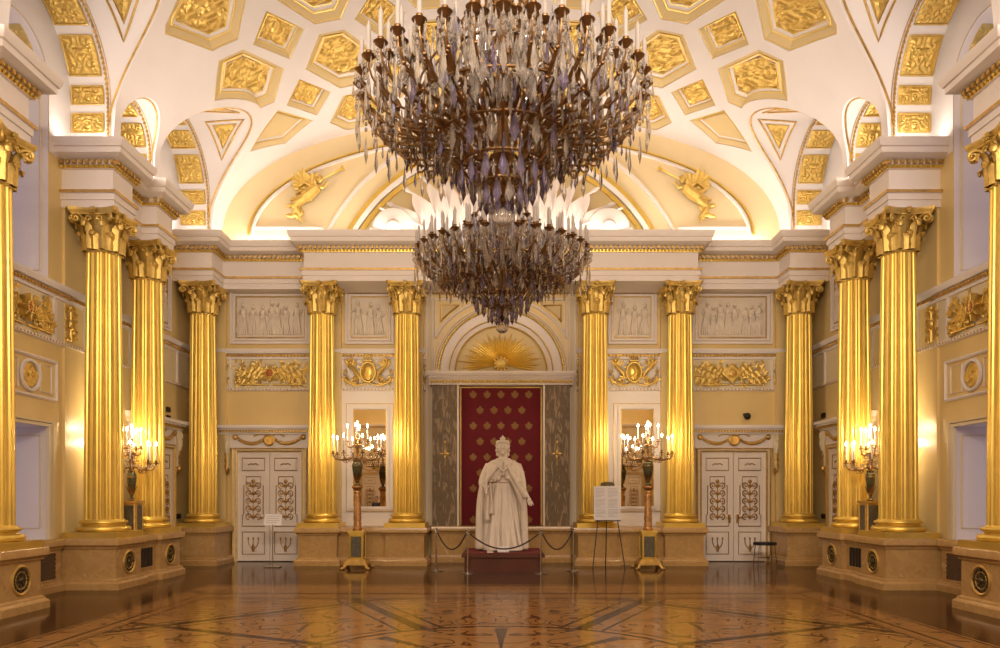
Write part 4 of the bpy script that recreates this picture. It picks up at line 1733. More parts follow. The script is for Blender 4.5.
# ------------------------------------------------------------------ central arch over the statue
def central_bay():
    global nt_
    # marble slabs
    for s in (-1, 1):
        t = thing('marble_slab', 'veined brown marble slab pilaster %s of the red hanging' % SN[s], 'slab', (s * 1.44, WY - .08, .93))
        mb = MB()
        mb.bx(-.33, .33, -.14, .06, 0, 3.62)
        mb.build('slab_face', 'slab', t, smooth=False)
        mb = MB()
        xi = -s * .335
        mb.bx(xi - .025, xi + .025, -.15, .06, 0, 3.62)
        mb.build('slab_border', 'bas', t, smooth=False)
        mb = MB()
        for i in range(4):
            mb.leaf((0, -.145, 1.86), (cos(pi / 2 * i), 0, sin(pi / 2 * i)), (0, -1, 0), .13, .03, .1)
        mb.tube([(0, -.15, 1.55), (0, -.15, 2.2)], .010, 5)
        mb.ell((0, -.16, 1.86), (.04, .03, .05))
        mb.ell((0, -.16, 2.15), (.03, .02, .05))
        mb.build('bracket_ornament', 'gold_d', t)
    # red hanging with embroidered eagles
    t = thing('velvet_hanging', 'dark red velvet hanging with rows of gold eagles behind the statue', 'wall hanging', (0, WY - .04, .95))
    mb = MB()
    W2, H2 = 1.04, 3.56
    nx, nz = 24, 2
    vs, fs = [], []
    mb.bx(-W2, W2, -.03, .03, 0, H2)
    mb.build('velvet_cloth', 'red', t, smooth=False)
    mb = MB()
    for sg in (-1, 1):
        mb.bx(sg * W2 - .010, sg * W2 + .010, -.04, .03, 0, H2)
    mb.bx(-W2, W2, -.04, .03, H2 - .012, H2 + .008)
    mb.build('gilt_border', 'gold_d', t, smooth=False)
    mb = MB()
    half = [(0, -.14), (.03, -.09), (.07, -.12), (.06, -.05), (.12, -.07), (.11, .0), (.14, .02), (.12, .08), (.09, .06), (.07, .10), (.05, .06), (.045, .10), (.055, .14), (.02, .13), (0, .16)]
    eagle = half + [(-x, z) for x, z in half[-2:0:-1]]
    for r in range(9):
        n = 5 if r % 2 == 0 else 4
        z = H2 - .19 - r * .405
        for i in range(n):
            x = (i - (n - 1) / 2) * .36
            if z < .1:
                continue
            if not mb.v:
                mb.prism([(a * .70, b * .74) for a, b in eagle], -.042, -.03)
                mb.ell((0, -.042, 0), (.035, .012, .045), nu=8, nv=4)
                e0 = e = mb.build('embroidered_eagle', 'emb', t, smooth=False)
            else:
                e = e0.copy()
                COL.objects.link(e)
                e.parent = t
            e.location = (x, 0, z)
    # beam over the slabs
    mb = MB()
    z0 = 4.56
    for (h, a, b, m) in ((.16, 0, .04, 0), (.18, .04, .12, 1), (.16, .12, .16, 0), (.20, .16, .24, 0), (.26, .24, .28, 0), (.29, .28, .335, 0)):
        mb.bx(-1.82 - h * .2, 1.82 + h * .2, WY - .08 - h, WY, z0 + a, z0 + b, m)
    for i in range(46):
        x = -1.80 + i * .08
        mb.bx(x - .022, x + .022, WY - .325, WY - .28, z0 + .17, z0 + .235, 0)
        mb.ell((x, WY - .265, z0 + .08), (.034, .03, .036), 2, 6, 4)
    nt_ += 1
    struct(mb.build('trim_%d' % nt_, ['white', 'cream', 'gold'], smooth=False))
    # archivolt
    mb = MB()
    c = (0, 4.90)
    y = WY
    for (r0, r1, h, m) in ((1.66, 1.74, .16, 0), (1.57, 1.66, .10, 2), (1.36, 1.57, .12, 0), (1.20, 1.36, .09, 0)):
        mb.annulus(c, r0, r1, 0, pi, y - h, y, 40, m)
    for (r, q) in ((1.70, .016), (1.60, .012), (1.345, .016), (1.20, .016)):
        mb.tube([(c[0] + r * cos(pi * i / 48), y - .125 if r < 1.6 else y - .16, c[1] + r * sin(pi * i / 48)) for i in range(49)], q, 5, 1)
    for i in range(56):
        a = pi * (i + .5) / 56
        mb.ell((c[0] + 1.615 * cos(a), y - .11, c[1] + 1.615 * sin(a)), (.038, .03, .038), 1, 6, 4)
    nt_ += 1
    struct(mb.build('trim_%d' % nt_, ['white', 'gold', 'cream'], ang=40))
    # spandrel frames, strips at the sides
    mb = MB()
    for s in (-1, 1):
        for (x, w) in ((1.93, .05), (1.78, .03)):
            mb.bx(s * x - w / 2, s * x + w / 2, WY - .05, WY, .93, 6.95, 0)
        pts = [(s * 1.70, 6.85), (s * .35, 6.85)]
        arc = [(1.93 * cos(RAD(a)), 4.90 + 1.93 * sin(RAD(a))) for a in range(80, 27, -4)]
        poly = [(s * 1.70, 6.80)] + [(s * max(.3, x), min(z, 6.80)) for x, z in arc] + [(s * 1.70, 5.83)]
        mb.tube([(x, WY - .02, z) for x, z in poly], .035, 5, 0, closed=True)
        cx = sum(p[0] for p in poly) / len(poly)
        cz = sum(p[1] for p in poly) / len(poly)
        inner = [(1.56, 6.66)] + [(2.06 * cos(RAD(a)), 4.9 + 2.06 * sin(RAD(a))) for a in range(58, 40, -3)] + [(1.56, 6.22)]
        mb.tube([(s * x, WY - .02, z) for x, z in inner], .022, 5, 1, closed=True)
        pv, tr = cdt([(s * x, z) for x, z in inner], [])
        mb.add([(p[0], WY - .015, p[1]) for p in pv], tr, 2)
        mb.bx(s * 1.85 - .07, s * 1.85 + .07, WY - .02, WY, .93, 6.95, 3)
    nt_ += 1
    struct(mb.build('trim_%d' % nt_, ['white', 'gold_d', 'beige', 'cream']))
    # sunburst
    t = thing('sunburst_relief', 'gilded sunburst relief in the half-round over the red hanging', 'relief', (0, WY, 4.90))
    mb = MB()
    n = 40
    mb.add([(0, -.02, 0)] + [(1.2 * cos(pi * i / n), -.02, 1.2 * sin(pi * i / n)) for i in range(n + 1)], [(0, i + 1, i + 2) for i in range(n)])
    mb.build('half_round_ground', 'beige', t, smooth=False)
    mb = MB()
    cz = .22
    rays = 40
    for i in range(rays):
        a = RAD(-14) + (pi + RAD(28)) * (i + .5) / rays
        L = (1.13 if i % 4 == 0 else 1.04 if i % 2 == 0 else .94)
        L *= (1.15 - cz * max(0, sin(a))) / 1.14
        ca, sa = cos(a), sin(a) * .93
        # keep above the beam
        if sa < 0:
            L = min(L, (cz - .03) / -sa)
        dx, dz = ca * L, sa * L
        px, pz = -sa, ca
        w0, w1 = .012, .026
        p0 = (.16 * ca, cz + .16 * sa)
        pm = (dx * .80, cz + dz * .80)
        pe = (dx, cz + dz)
        vs = [(p0[0] - px * w0, -.04, p0[1] - pz * w0), (p0[0] + px * w0, -.04, p0[1] + pz * w0),
              (pm[0] - px * w1, -.03, pm[1] - pz * w1), (pm[0] + px * w1, -.03, pm[1] + pz * w1), (pm[0], -.05, pm[1]), (p0[0], -.06, p0[1]), (pe[0], -.03, pe[1])]
        mb.add(vs, [(0, 5, 4, 2), (5, 1, 3, 4), (2, 4, 6), (4, 3, 6)])
    mb.build('rays', 'gold', t, smooth=False)
    mb = MB()
    mb.lathe([(.001, .06), (.08, .055), (.15, .03), (.19, 0)], 20)
    mb.map(lambda x, y, z: (x, -.06 - z, cz + y))
    for i in range(12):
        a = 2 * pi * i / 12
        mb.ell((.17 * cos(a), -.09, cz + .17 * sin(a)), (.035, .03, .035), nu=6, nv=4)
    mb.build('sun_disc', 'gold_r', t)
central_bay()

# ------------------------------------------------------------------ great lunette under the vault
def lunette():
    global nt_
    sc = WY / 750
    mb = MB()
    def EL(a, b, z0, rr, y, m, n=48):
        mb.tube([(a * cos(pi * i / n), y, z0 + b * sin(pi * i / n)) for i in range(n + 1)], rr, 6, m)
    E0 = 8.48
    EL(6.56, 2.62, E0, .035, WY - .03, 1)
    EL(6.44, 2.53, E0, .05, WY - .03, 0)
    c = (0, 6.3)
    def AN(r0, r1, h, m):
        a0 = math.asin((8.0 - c[1]) / r1)
        mb.annulus(c, r0, r1, a0, pi - a0, WY - h, WY, 48, m)
    AN(4.98, 5.06, .07, 0)
    AN(4.47, 4.60, .10, 1)
    AN(4.35, 4.47, .14, 0)
    AN(4.22, 4.33, .08, 1)
    for s in (-1, 1):
        x1 = s * 4.9
        pts = []
        for i in range(13):
            a = RAD(25) + RAD(43) * i / 12
            pts.append((s * 5.02 * cos(a), 6.3 + 5.02 * sin(a)))
        mb.tube([(s * 6.36, WY - .03, 8.66), (s * 4.6, WY - .03, 8.66)], .045, 6, 0)
    nt_ += 1
    struct(mb.build('trim_%d' % nt_, ['white', 'gold', 'cream'], ang=40))
    # beige ground band and gold-tinted field
    mb = MB()
    n = 48
    vs = []
    for i in range(n + 1):
        a = math.asin((8.0 - c[1]) / 4.22)
        q = a + (pi - 2 * a) * i / n
        vs.append((4.22 * cos(q), WY - .02, c[1] + 4.22 * sin(q)))
    mb.add(vs, [tuple(range(n + 1))])
    nt_ += 1
    struct(mb.build('trim_%d' % nt_, 'beige', smooth=False))
lunette()

def winged_figure(s, label):
    """flying gilded figure blowing a trumpet towards the middle"""
    t = thing('winged_figure', label, 'relief', (s * 4.93, WY - .03, 9.55))
    f = -s
    mb = MB()
    # torso, legs trailing outwards and down
    mb.tube([(f * .18, -.10, .12), (f * .02, -.13, -.04), (-s * -.0 + f * -.16, -.12, -.16)], [.13, .15, .14], 8)
    for k in range(2):
        mb.tube([(f * -.14, -.12, -.18), (f * (-.34 - .05 * k), -.13, -.30 - .10 * k), (f * (-.40 + .16 * k), -.11, -.56 - .06 * k), (f * (-.52 + .2 * k), -.10, -.66 - .05 * k)], [.11, .095, .06, .035], 7)
    # arm holding the trumpet, other arm with wreath
    mb.tube([(f * .20, -.14, .14), (f * .36, -.16, .10), (f * .46, -.16, .24)], [.06, .05, .035], 6)
    mb.tube([(f * .10, -.12, .10), (f * -.12, -.16, .22), (f * -.30, -.14, .10)], [.06, .05, .035], 6)
    mb.build('body', 'gold_r', t)
    hd = MB()
    hd.ell((f * .26, -.15, .30), (.085, .09, .105))
    for i in range(7):
        a = i * .9
        hd.ell((f * .24 + .07 * cos(a), -.13, .34 + .06 * sin(a)), (.04, .05, .04), nu=6, nv=4)
    hd.build('head', 'gold_r', t)
    w = MB()
    for k, (bx_, bz, a0) in enumerate(((-.02, .10, 62), (-.14, .16, 95))):
        for i in range(6):
            a = RAD(a0 + 19 * i)
            w.leaf((f * bx_, -.05 - .03 * k, bz), (f * cos(a), 0, sin(a)), (0, -1, 0), .46 - .03 * i, .085, .15)
    w.build('wings', 'gold_r', t)
    d = MB()
    rnd = random.Random(3)
    for i in range(16):
        u = i / 15
        px, pz = -.05 - .42 * u + rnd.uniform(-.16, .16), -.02 - .55 * u + rnd.uniform(-.16, .16)
        ry = Matrix.Rotation(rnd.uniform(-1, 1), 3, 'Y')
        d.ell((f * px, -.10, pz), (.13, .07, .055), 0, 8, 6, ry)
    for i in range(6):
        d.tube(cbez([(f * .05, -.12, .02), (f * (-.2 - .05 * i), -.17, -.10 - .06 * i), (f * (-.50 + .06 * i), -.12, -.22 - .11 * i)], 6), .032, 6)
    d.build('drapery', 'gold_r', t)
    tr = MB()
    tr.tube([(f * .30, -.18, .28), (f * .62, -.16, .46), (f * .80, -.14, .58), (f * .86, -.13, .62)], [.018, .022, .035, .075], 8)
    tr.build('trumpet', 'gold', t)
winged_figure(-1, 'gilded winged figure blowing a trumpet, left side of the great lunette')
winged_figure(1, 'gilded winged figure blowing a trumpet, right side of the great lunette')

def war_trophy():
    t = thing('white_trophy_sculpture', 'large white stucco trophy of flags and shields under the vault arch', 'sculpture', (0, WY - .12, 8.12))
    rnd = random.Random(5)
    for s in (-1, 1):
        for i in range(6):
            a = RAD(20 + 11 * i)
            L = 3.5 - .12 * i
            p0 = Vector((s * .25, -.05 - .03 * i, .15))
            d = Vector((s * cos(a), 0, sin(a)))
            p1 = p0 + d * L
            if p1.x ** 2 + (p1.z + 1.82) ** 2 > 4.1 ** 2:
                # stop at the arch
                for q in range(40):
                    L -= .05
                    p1 = p0 + d * L
                    if p1.x ** 2 + (p1.z + 1.82) ** 2 < 4.05 ** 2:
                        break
            mb = MB()
            mb.tube([p0, p1], .028, 6)
            mb.leaf(p1 - d * .05, d, (0, -1, 0), .22, .06, .1)
            # flag, hanging in deep folds from the outer half of the staff
            nu, nv = 14, 10
            vs = []
            down = Vector((s * .35, 0, -1)).normalized()
            for sid in (0, 1):
                for j in range(nv + 1):
                    v = j / nv
                    for k in range(nu + 1):
                        u = k / nu
                        base = p0 + d * (L * (.38 + .56 * u))
                        drop = (.95 - .03 * i) * (.55 + .45 * sin(pi * u * .9 + .3))
                        p = base + down * (drop * v) - Vector((s, 0, .25)) * (.25 * v * v)
                        yy = -.06 - .085 * (1 + sin(u * 17 + i + 2.2 * v)) * (.25 + v * .8) - (.02 if sid == 0 else 0)
                        vs.append((p.x, p.y + yy, p.z))
            fs = []
            m1 = (nu + 1) * (nv + 1)
            for j in range(nv):
                for k in range(nu):
                    b = j * (nu + 1) + k
                    fs.append((b, b + 1, b + nu + 2, b + nu + 1))
                    fs.append((m1 + b, m1 + b + nu + 1, m1 + b + nu + 2, m1 + b + 1))
            mb.add(vs, fs)
            mb.build('flag', 'white', t, ang=60)
        mb = MB()
        x = s * 2.75
        mb.lathe([(.001, .22), (.14, .20), (.22, .10), (.46, .07), (.52, .05), (.55, 0), (.001, 0)], 28)
        mb.map(lambda a, b, c: (x + a, -.18 - c, .42 + b))
        mb.build('round_shield', 'white', t)
        mb = MB()
        mb.tube([(s * 2.0, -.2, .12), (s * 3.35, -.2, .34)], [.10, .12], 10)
        mb.tube([(s * 1.6, -.2, .30), (s * 3.1, -.2, .95)], [.03, .03], 8)
        mb.build('cannon', 'white', t)
    mb = MB()
    mb.ell((0, -.2, .9), (.55, .22, .75), nu=16, nv=10)
    mb.ell((0, -.3, 1.85), (.24, .22, .28), nu=12, nv=8)
    mb.build('armour', 'white', t)
war_trophy()
# ------------------------------------------------------------------ candelabra
def candle_parts(t, pos, tall, lit=True, rad=.016):
    for (x, y, z) in pos:
        mb = MB()
        mb.lathe([(rad, 0), (rad, tall), (rad * .6, tall + .006)], 10, (x, y, z))
        c = mb.build('candle', 'candle', t)
        if lit:
            f = MB()
            f.lathe([(.002, 0), (.016, .015), (.020, .035), (.012, .065), (.002, .09)], 10, (x, y, z + tall + .004))
            f.build('flame_bulb', 'flame', c)

def arms_of(t, n, R, z0, zc, ph, r0=.05, mt='bronze', thick=.016, drop=.12, elong=1.0):
    out = []
    for i in range(n):
        a = 2 * pi * i / n + ph
        d = Vector((cos(a), sin(a), 0))
        Z = Vector((0, 0, 1))
        mb = MB()
        pts = cbez([d * r0 + Z * z0, d * (R * .35) + Z * (z0 + .06), d * (R * .55) + Z * (zc - drop - .10), d * (R * 1.02) + Z * (zc - drop - .04), d * R + Z * zc], 12)
        mb.tube(pts, [thick * (1.3 - .5 * q / 12) for q in range(13)], 6)
        for q in (3, 6, 9):
            mb.ell(pts[q], (thick * 1.7,) * 3, nu=6, nv=4)
        sp = []
        for q in range(10):
            an = pi / 2 + 2 * pi * 1.1 * q / 9
            rr = .055 * (1 - .75 * q / 9)
            sp.append(pts[5] + d * (rr * cos(an)) + Z * (-.04 + rr * sin(an)))
        mb.tube(sp, thick * .55, 5)
        mb.lathe([(.01, -.02), (.045, 0), (.055, .012), (.05, .016), (.02, .018), (.024, .05), (.028, .06), (.02, .062)], 12, tuple(d * R + Z * zc))
        mb.build('arm', mt, t, ang=50)
        p = d * R + Z * (zc + .06)
        out.append((p.x, p.y, p.z))
    return out

def candelabrum_top(t, z, R, big):
    """green vase, two tiers of arms and candles; z is the vase foot"""
    k = 1.0 if big else .72
    mb = MB()
    mb.lathe([(.05 * k, 0), (.085 * k, .01), (.085 * k, .03), (.04 * k, .06), (.035 * k, .09), (.055 * k, .13), (.105 * k, .32), (.125 * k, .46), (.12 * k, .52), (.09 * k, .56), (.10 * k, .60), (.08 * k, .61)], 20, (0, 0, z))
    mb.build('vase', 'green', t)
    g = MB()
    for (r, h) in ((.128, .47), (.10, .60), (.06, .13), (.087, .02)):
        g.tube([(r * k * cos(2 * pi * i / 20), r * k * sin(2 * pi * i / 20), z + h) for i in range(20)], .010, 5, closed=True)
    for i in range(8):
        a = 2 * pi * i / 8
        g.leaf((.05 * k * cos(a), .05 * k * sin(a), z + .12), (cos(a) * .3, sin(a) * .3, 1), (cos(a), sin(a), 0), .18, .03, .1)
    zt = z + .60 * 1.0
    g.lathe([(.06 * k, 0), (.07 * k, .04), (.03, .08), (.025, .30), (.05, .34), (.06, .36), (.03, .38), (.02, .60), (.035, .62), (.02, .64)], 12, (0, 0, zt))
    g.build('stem', 'bronze', t)
    c1 = arms_of(t, 8, R, zt + .06, zt + .15, pi / 8)
    c2 = arms_of(t, 4, R * .42, zt + .36, zt + .44, 0, .03)
    candle_parts(t, c1, .29)
    candle_parts(t, c2, .27)
    candle_parts(t, [(0, 0, zt + .64)], .20)
    cr = MB()
    for i in range(16):
        a = 2 * pi * i / 16
        p0 = (R * .96 * cos(a), R * .96 * sin(a), zt + .10)
        p1 = (R * .15 * cos(a), R * .15 * sin(a), zt + .30)
        for q in range(7):
            u = q / 6
            x, y, zz = [p0[j] + (p1[j] - p0[j]) * u for j in range(3)]
            zz -= .14 * sin(pi * u)
            cr.ell((x, y, zz), (.011, .011, .016), nu=6, nv=4)
    for (x, y, zz) in c1 + c2:
        for i in range(4):
            a = pi / 2 * i
            cr.lathe([(.001, -.10), (.010, -.07), (.004, -.01)], 6, (x + .05 * cos(a), y + .05 * sin(a), zz - .05))
    cr.build('crystal_drops', 'crystal', t)['kind'] = 'stuff'
    for dx, dy, zz, e in ((R * .8, -R * .5, zt + .54, .8), (-R * .8, -R * .5, zt + .54, .8), (0, R * .3, zt + .86, .9), (0, -R * .35, zt + .86, .9)):
        l = bpy.data.lights.new('candelabrum_glow', 'POINT')
        l.energy = BULB_W * e
        l.color = (1.0, .74, .44)
        l.shadow_soft_size = .035
        o = bpy.data.objects.new('candelabrum_glow', l)
        o.location = Vector(t.location) + Vector((dx, dy, zz))
        COL.objects.link(o)

def big_candelabrum(x, y, label):
    t = thing('candelabrum', label, 'candelabrum', (x, y, 0), 0, 'tall standing candelabra in front of the mirrors')
    mb = MB()
    for i in range(4):
        a = pi / 4 + i * pi / 2
        d = Vector((cos(a), sin(a), 0))
        mb.tube([d * .26 + Vector((0, 0, .14)), d * .34 + Vector((0, 0, .10)), d * .38 + Vector((0, 0, .03)), d * .44 + Vector((0, 0, .02))], [.045, .04, .035, .03], 7)
        mb.ell(d * .42 + Vector((0, 0, .03)), (.05, .05, .03), nu=8, nv=5)
    mb.build('foot', 'gold_d', t)
    mb = MB()
    for (w, a, b) in ((.52, .10, .16), (.46, .16, .20), (.40, .20, .24)):
        mb.box((0, 0, (a + b) / 2), (w, w, b - a))
    mb.build('base_slab', 'gold_d', t, smooth=False)
    mb = MB()
    mb.box((0, 0, .52), (.30, .30, .56))
    for (w, a, b) in ((.34, .80, .84), (.38, .84, .89)):
        mb.box((0, 0, (a + b) / 2), (w, w, b - a))
    for i in range(4):
        a = i * pi / 2
        d, s2 = Vector((cos(a), sin(a), 0)), Vector((-sin(a), cos(a), 0))
        pts = [d * .153 + s2 * u + Vector((0, 0, z)) for u, z in ((-.135, .26), (.135, .26), (.135, .78), (-.135, .78))]
        mb.tube(pts, .022, 5, closed=True)
    mb.build('box_pedestal', 'gold', t, smooth=False)
    mb = MB()
    for i in range(4):
        a = i * pi / 2
        mb.box((.152 * cos(a), .152 * sin(a), .52), (.235, .012, .48), 0, a + pi / 2)
    mb.build('painted_panel', 'navy', t, smooth=False)
    mb = MB()
    KS = .76
    def sh(a, z):
        return KS * (1 + .05 * cos(12 * a))
    mb.lathe([(.13, .89), (.14, .91), (.14, .95), (.11, .98), (.10, 1.0)], 24, sx=.8, sy=.8)
    mb.lathe([(.115, 1.0), (.12, 1.06), (.105, 1.10), (.112, 1.2), (.092, 1.72), (.085, 1.76)], 36, fn=sh)
    mb.lathe([(.085, 1.76), (.11, 1.78), (.10, 1.82), (.15, 1.89), (.165, 1.90), (.165, 1.93), (.06, 1.94)], 24, sx=.8, sy=.8)
    for i in range(8):
        a = 2 * pi * i / 8
        for zz in (1.05, 1.55):
            mb.leaf((.078 * cos(a), .078 * sin(a), zz), (0, 0, 1), (cos(a), sin(a), 0), .16, .035, .12)
    mb.build('column_shaft', 'copper', t)
    candelabrum_top(t, 1.93, .56, True)
    return t
big_candelabrum(-3.36, 17.55, 'tall standing candelabrum left of the statue, on a painted box pedestal')
big_candelabrum(3.44, 17.55, 'tall standing candelabrum right of the statue, on a painted box pedestal')

def side_candelabrum(s):
    n = SN[s]
    t = thing('pedestal_candelabrum', 'smaller candelabrum on a painted box between the paired gilded columns, %s wall' % n, 'candelabrum', (s * 7.36, 14.945, .93), 0, 'candelabra on the side pedestals')
    mb = MB()
    mb.box((0, 0, .02), (.34, .34, .04))
    mb.box((0, 0, .34), (.30, .30, .60))
    mb.box((0, 0, .65), (.36, .36, .05))
    for i in range(4):
        a = i * pi / 2
        d, s2 = Vector((cos(a), sin(a), 0)), Vector((-sin(a), cos(a), 0))
        mb.tube([d * .153 + s2 * u + Vector((0, 0, z)) for u, z in ((-.13, .06), (.13, .06), (.13, .61), (-.13, .61))], .02, 5, closed=True)
    mb.build('box_pedestal', 'gold_d', t, smooth=False)
    mb = MB()
    for i in range(4):
        a = i * pi / 2
        mb.box((.152 * cos(a), .152 * sin(a), .335), (.23, .012, .50), 0, a + pi / 2)
    mb.build('painted_panel', 'navy', t, smooth=False)
    candelabrum_top(t, .675, .44, False)
side_candelabrum(-1)
side_candelabrum(1)

# ------------------------------------------------------------------ chandeliers
def drop_mesh(mb, p, L, w, m=0, flat=1.0, a=0.0, n=6):
    """long faceted pendant hanging from p"""
    x, y, z = p
    vs = [(x, y, z)]
    ca, sa = cos(a), sin(a)
    for (f, q) in ((.22, .45), (.68, 1.0)):
        for i in range(n):
            t = 2 * pi * i / n
            u, v = w * q * cos(t), w * q * flat * sin(t)
            vs.append((x + u * ca - v * sa, y + u * sa + v * ca, z - L * f))
    vs.append((x, y, z - L))
    fs = []
    e = len(vs) - 1
    for i in range(n):
        j = (i + 1) % n
        fs += [(0, 1 + i, 1 + j), (1 + i, 1 + n + i, 1 + n + j, 1 + j), (1 + n + i, e, 1 + n + j)]
    mb.add(vs, fs, m)

def make_chandelier(loc, label):
    t = thing('chandelier', label, 'chandelier', loc, 0, 'great crystal chandeliers')
    rnd = random.Random(11)
    # local z: 0 is the level of the outer candle cups
    mb = MB()
    mb.lathe([(.03, -1.10), (.07, -1.07), (.05, -1.02), (.10, -.97), (.12, -.92), (.06, -.86), (.05, -.7), (.12, -.6), (.08, -.5), (.05, -.2), (.14, -.05), (.10, .1), (.05, .25), (.09, .6), (.05, .7), (.04, 1.1), (.10, 1.15), (.03, 1.25)], 16)
    mb.build('stem', 'bronze', t)
    for (r, z, q) in ((.22, -.88, .016), (.42, -.70, .016), (.66, -.46, .016), (.95, -.22, .015), (.55, .35, .015), (.30, .75, .014)):
        mb = MB()
        mb.tube([(r * cos(2 * pi * i / 40), r * sin(2 * pi * i / 40), z) for i in range(40)], q, 6, closed=True)
        for i in range(24):
            a = 2 * pi * i / 24
            mb.leaf((r * cos(a), r * sin(a), z), (cos(a) * .4, sin(a) * .4, 1), (cos(a), sin(a), 0), .09, .03, .2)
        mb.build('ring', 'bronze', t)
    mb = MB()
    for i in range(12):
        a = 2 * pi * i / 12
        d = Vector((cos(a), sin(a), 0))
        Z = Vector((0, 0, 1))
        mb.tube(cbez([d * .10 - Z * .92, d * .22 - Z * .92, d * .45 - Z * .72, d * .66 - Z * .46, d * .95 - Z * .22], 8), .014, 5)
        mb.tube(cbez([d * .10 + Z * 1.1, d * .35 + Z * .9, d * .45 + Z * .5, d * .9 + Z * .2, d * .95 - Z * .22], 8), .012, 5)
    mb.build('cage', 'bronze', t)
    # tiers of arms with cups and candles: one arm of each tier is built, the rest are turned copies
    cups = []
    for (n, R, z0, zc, ph, drop) in ((36, 1.42, -.58, .0, 0, .20), (30, 1.22, -.48, .08, .09, .18), (20, .94, -.28, .22, 0, .16), (12, .60, .30, .50, .2, .12)):
        a0 = Vector((1, 0, 0))
        Z = Vector((0, 0, 1))
        mb = MB()
        r0 = .40 if R > 1 else .25
        pts = cbez([a0 * r0 + Z * z0, a0 * (R * .45) + Z * (z0 + .38), a0 * (R * .72) + Z * (zc - drop - .42), a0 * (R * 1.03) + Z * (zc - drop - .10), a0 * R + Z * (zc - .01)], 14)
        mb.tube(pts, [.0155 - .006 * q / 14 for q in range(15)], 6)
        for q in (4, 8, 11):
            mb.ell(pts[q], (.022, .022, .022), nu=6, nv=4)
        sp = []
        for q in range(11):
            an = pi / 2 + 2 * pi * 1.15 * q / 10
            rr = .085 * (1 - .75 * q / 10)
            sp.append(pts[7] + a0 * (rr * cos(an)) + Z * (.085 + rr * sin(an) - .085 * 2))
        mb.tube(sp, .011, 5)
        mb.leaf(pts[9], (.6, 0, .6), (0, 1, 0), .14, .03, .2)
        mb.lathe([(.012, -.05), (.03, -.03), (.055, -.005), (.068, .006), (.06, .012), (.022, .012), (.026, .04), (.03, .05), (.018, .052)], 12, (R, 0, zc))
        arm = mb.build('arm', 'bronze', t, ang=50)
        cm = MB()
        cm.lathe([(.021, 0), (.021, .235), (.012, .245), (.006, .275), (.001, .285)], 10, (R, 0, zc + .05))
        can = cm.build('candle', 'candle', t)
        for i in range(n):
            a = 2 * pi * i / n + ph
            cups.append((R * cos(a), R * sin(a), zc, a))
            for o in (arm, can):
                if i:
                    c = o.copy()
                    COL.objects.link(c)
                    c.parent = t
                    c.rotation_euler = (0, 0, a)
                else:
                    o.rotation_euler = (0, 0, a)
    # pendants: the largest as parts, the small strings as one mesh
    big = []
    for i in range(24):
        a = 2 * pi * i / 24
        big.append((.95 * cos(a), .95 * sin(a), -.24, a, .30, 'pendant_clear'))
    for i in range(20):
        a = 2 * pi * (i + .5) / 20
        big.append((.68 * cos(a), .68 * sin(a), -.48, a, .28, 'pendant_violet' if i % 2 else 'pendant_clear'))
    for i in range(16):
        a = 2 * pi * i / 16
        big.append((.44 * cos(a), .44 * sin(a), -.72, a, .26, 'pendant_violet'))
    for i in range(12):
        a = 2 * pi * (i + .5) / 12
        big.append((.24 * cos(a), .24 * sin(a), -.90, a, .24, 'pendant_violet' if i % 3 else 'pendant_clear'))
    for i in range(6):
        a = 2 * pi * i / 6
        big.append((.10 * cos(a), .10 * sin(a), -1.0, a, .20, 'pendant_violet'))
    for i in range(20):
        a = 2 * pi * (i + .5) / 20
        big.append((1.16 * cos(a), 1.16 * sin(a), -.20, a, .30, 'pendant_clear' if i % 4 else 'pendant_violet'))
    proto = {}
    for (x, y, z, a, L, kind) in big:
        if kind not in proto:
            pm = MB()
            drop_mesh(pm, (0, 0, 0), 1.0, .19, flat=.5, n=8)
            pm.ell((0, 0, .05), (.05, .05, .06), nu=6, nv=4)
            proto[kind] = pm.build('pendant', 'violet' if 'violet' in kind else 'crystal', t, smooth=False)
            o = proto[kind]
        else:
            o = proto[kind].copy()
            COL.objects.link(o)
            o.parent = t
        o.location = (x, y, z)
        o.scale = (L, L, L)
        o.rotation_euler = (0, 0, a + pi / 2)
    sm = MB()
    # strings under every cup
    for (x, y, z, a) in cups:
        R = sqrt(x * x + y * y)
        for j in range(4):
            b = a + pi / 2 * j
            px, py = x + .062 * cos(b), y + .062 * sin(b)
            drop_mesh(sm, (px, py, z - .01), .13, .016, 0, .6, b)
        L = .55 if R > 1.3 else .42
        drop_mesh(sm, (x + .03 * cos(a), y + .03 * sin(a), z - .26), L - .24, .030, 0, .6, a + pi / 2)
        for q in range(3):
            sm.ell((x + .03 * cos(a), y + .03 * sin(a), z - .08 - .06 * q), (.017, .017, .024), 0, 6, 4)
    # swags and fillings
    for (r, z, n, L) in ((1.34, -.14, 60, .16), (1.30, -.34, 50, .16), (1.12, -.05, 60, .22), (1.08, -.36, 56, .20), (.80, .02, 50, .24), (.82, -.34, 50, .22), (.70, -.18, 44, .24), (.55, -.56, 44, .20), (.34, -.78, 30, .20), (.20, -.95, 18, .16), (.55, .33, 44, .24), (.30, .72, 24, .26), (.5, -.1, 40, .26), (.34, .2, 26, .30), (.95, .20, 50, .20), (1.2, .06, 56, .14)):
        for i in range(n):
            a = 2 * pi * (i + rnd.random() * .4) / n
            drop_mesh(sm, (r * cos(a), r * sin(a), z + rnd.uniform(-.05, .05)), L * rnd.uniform(.8, 1.2), .021, 1 if rnd.random() < .22 else 0, .6, a + pi / 2)
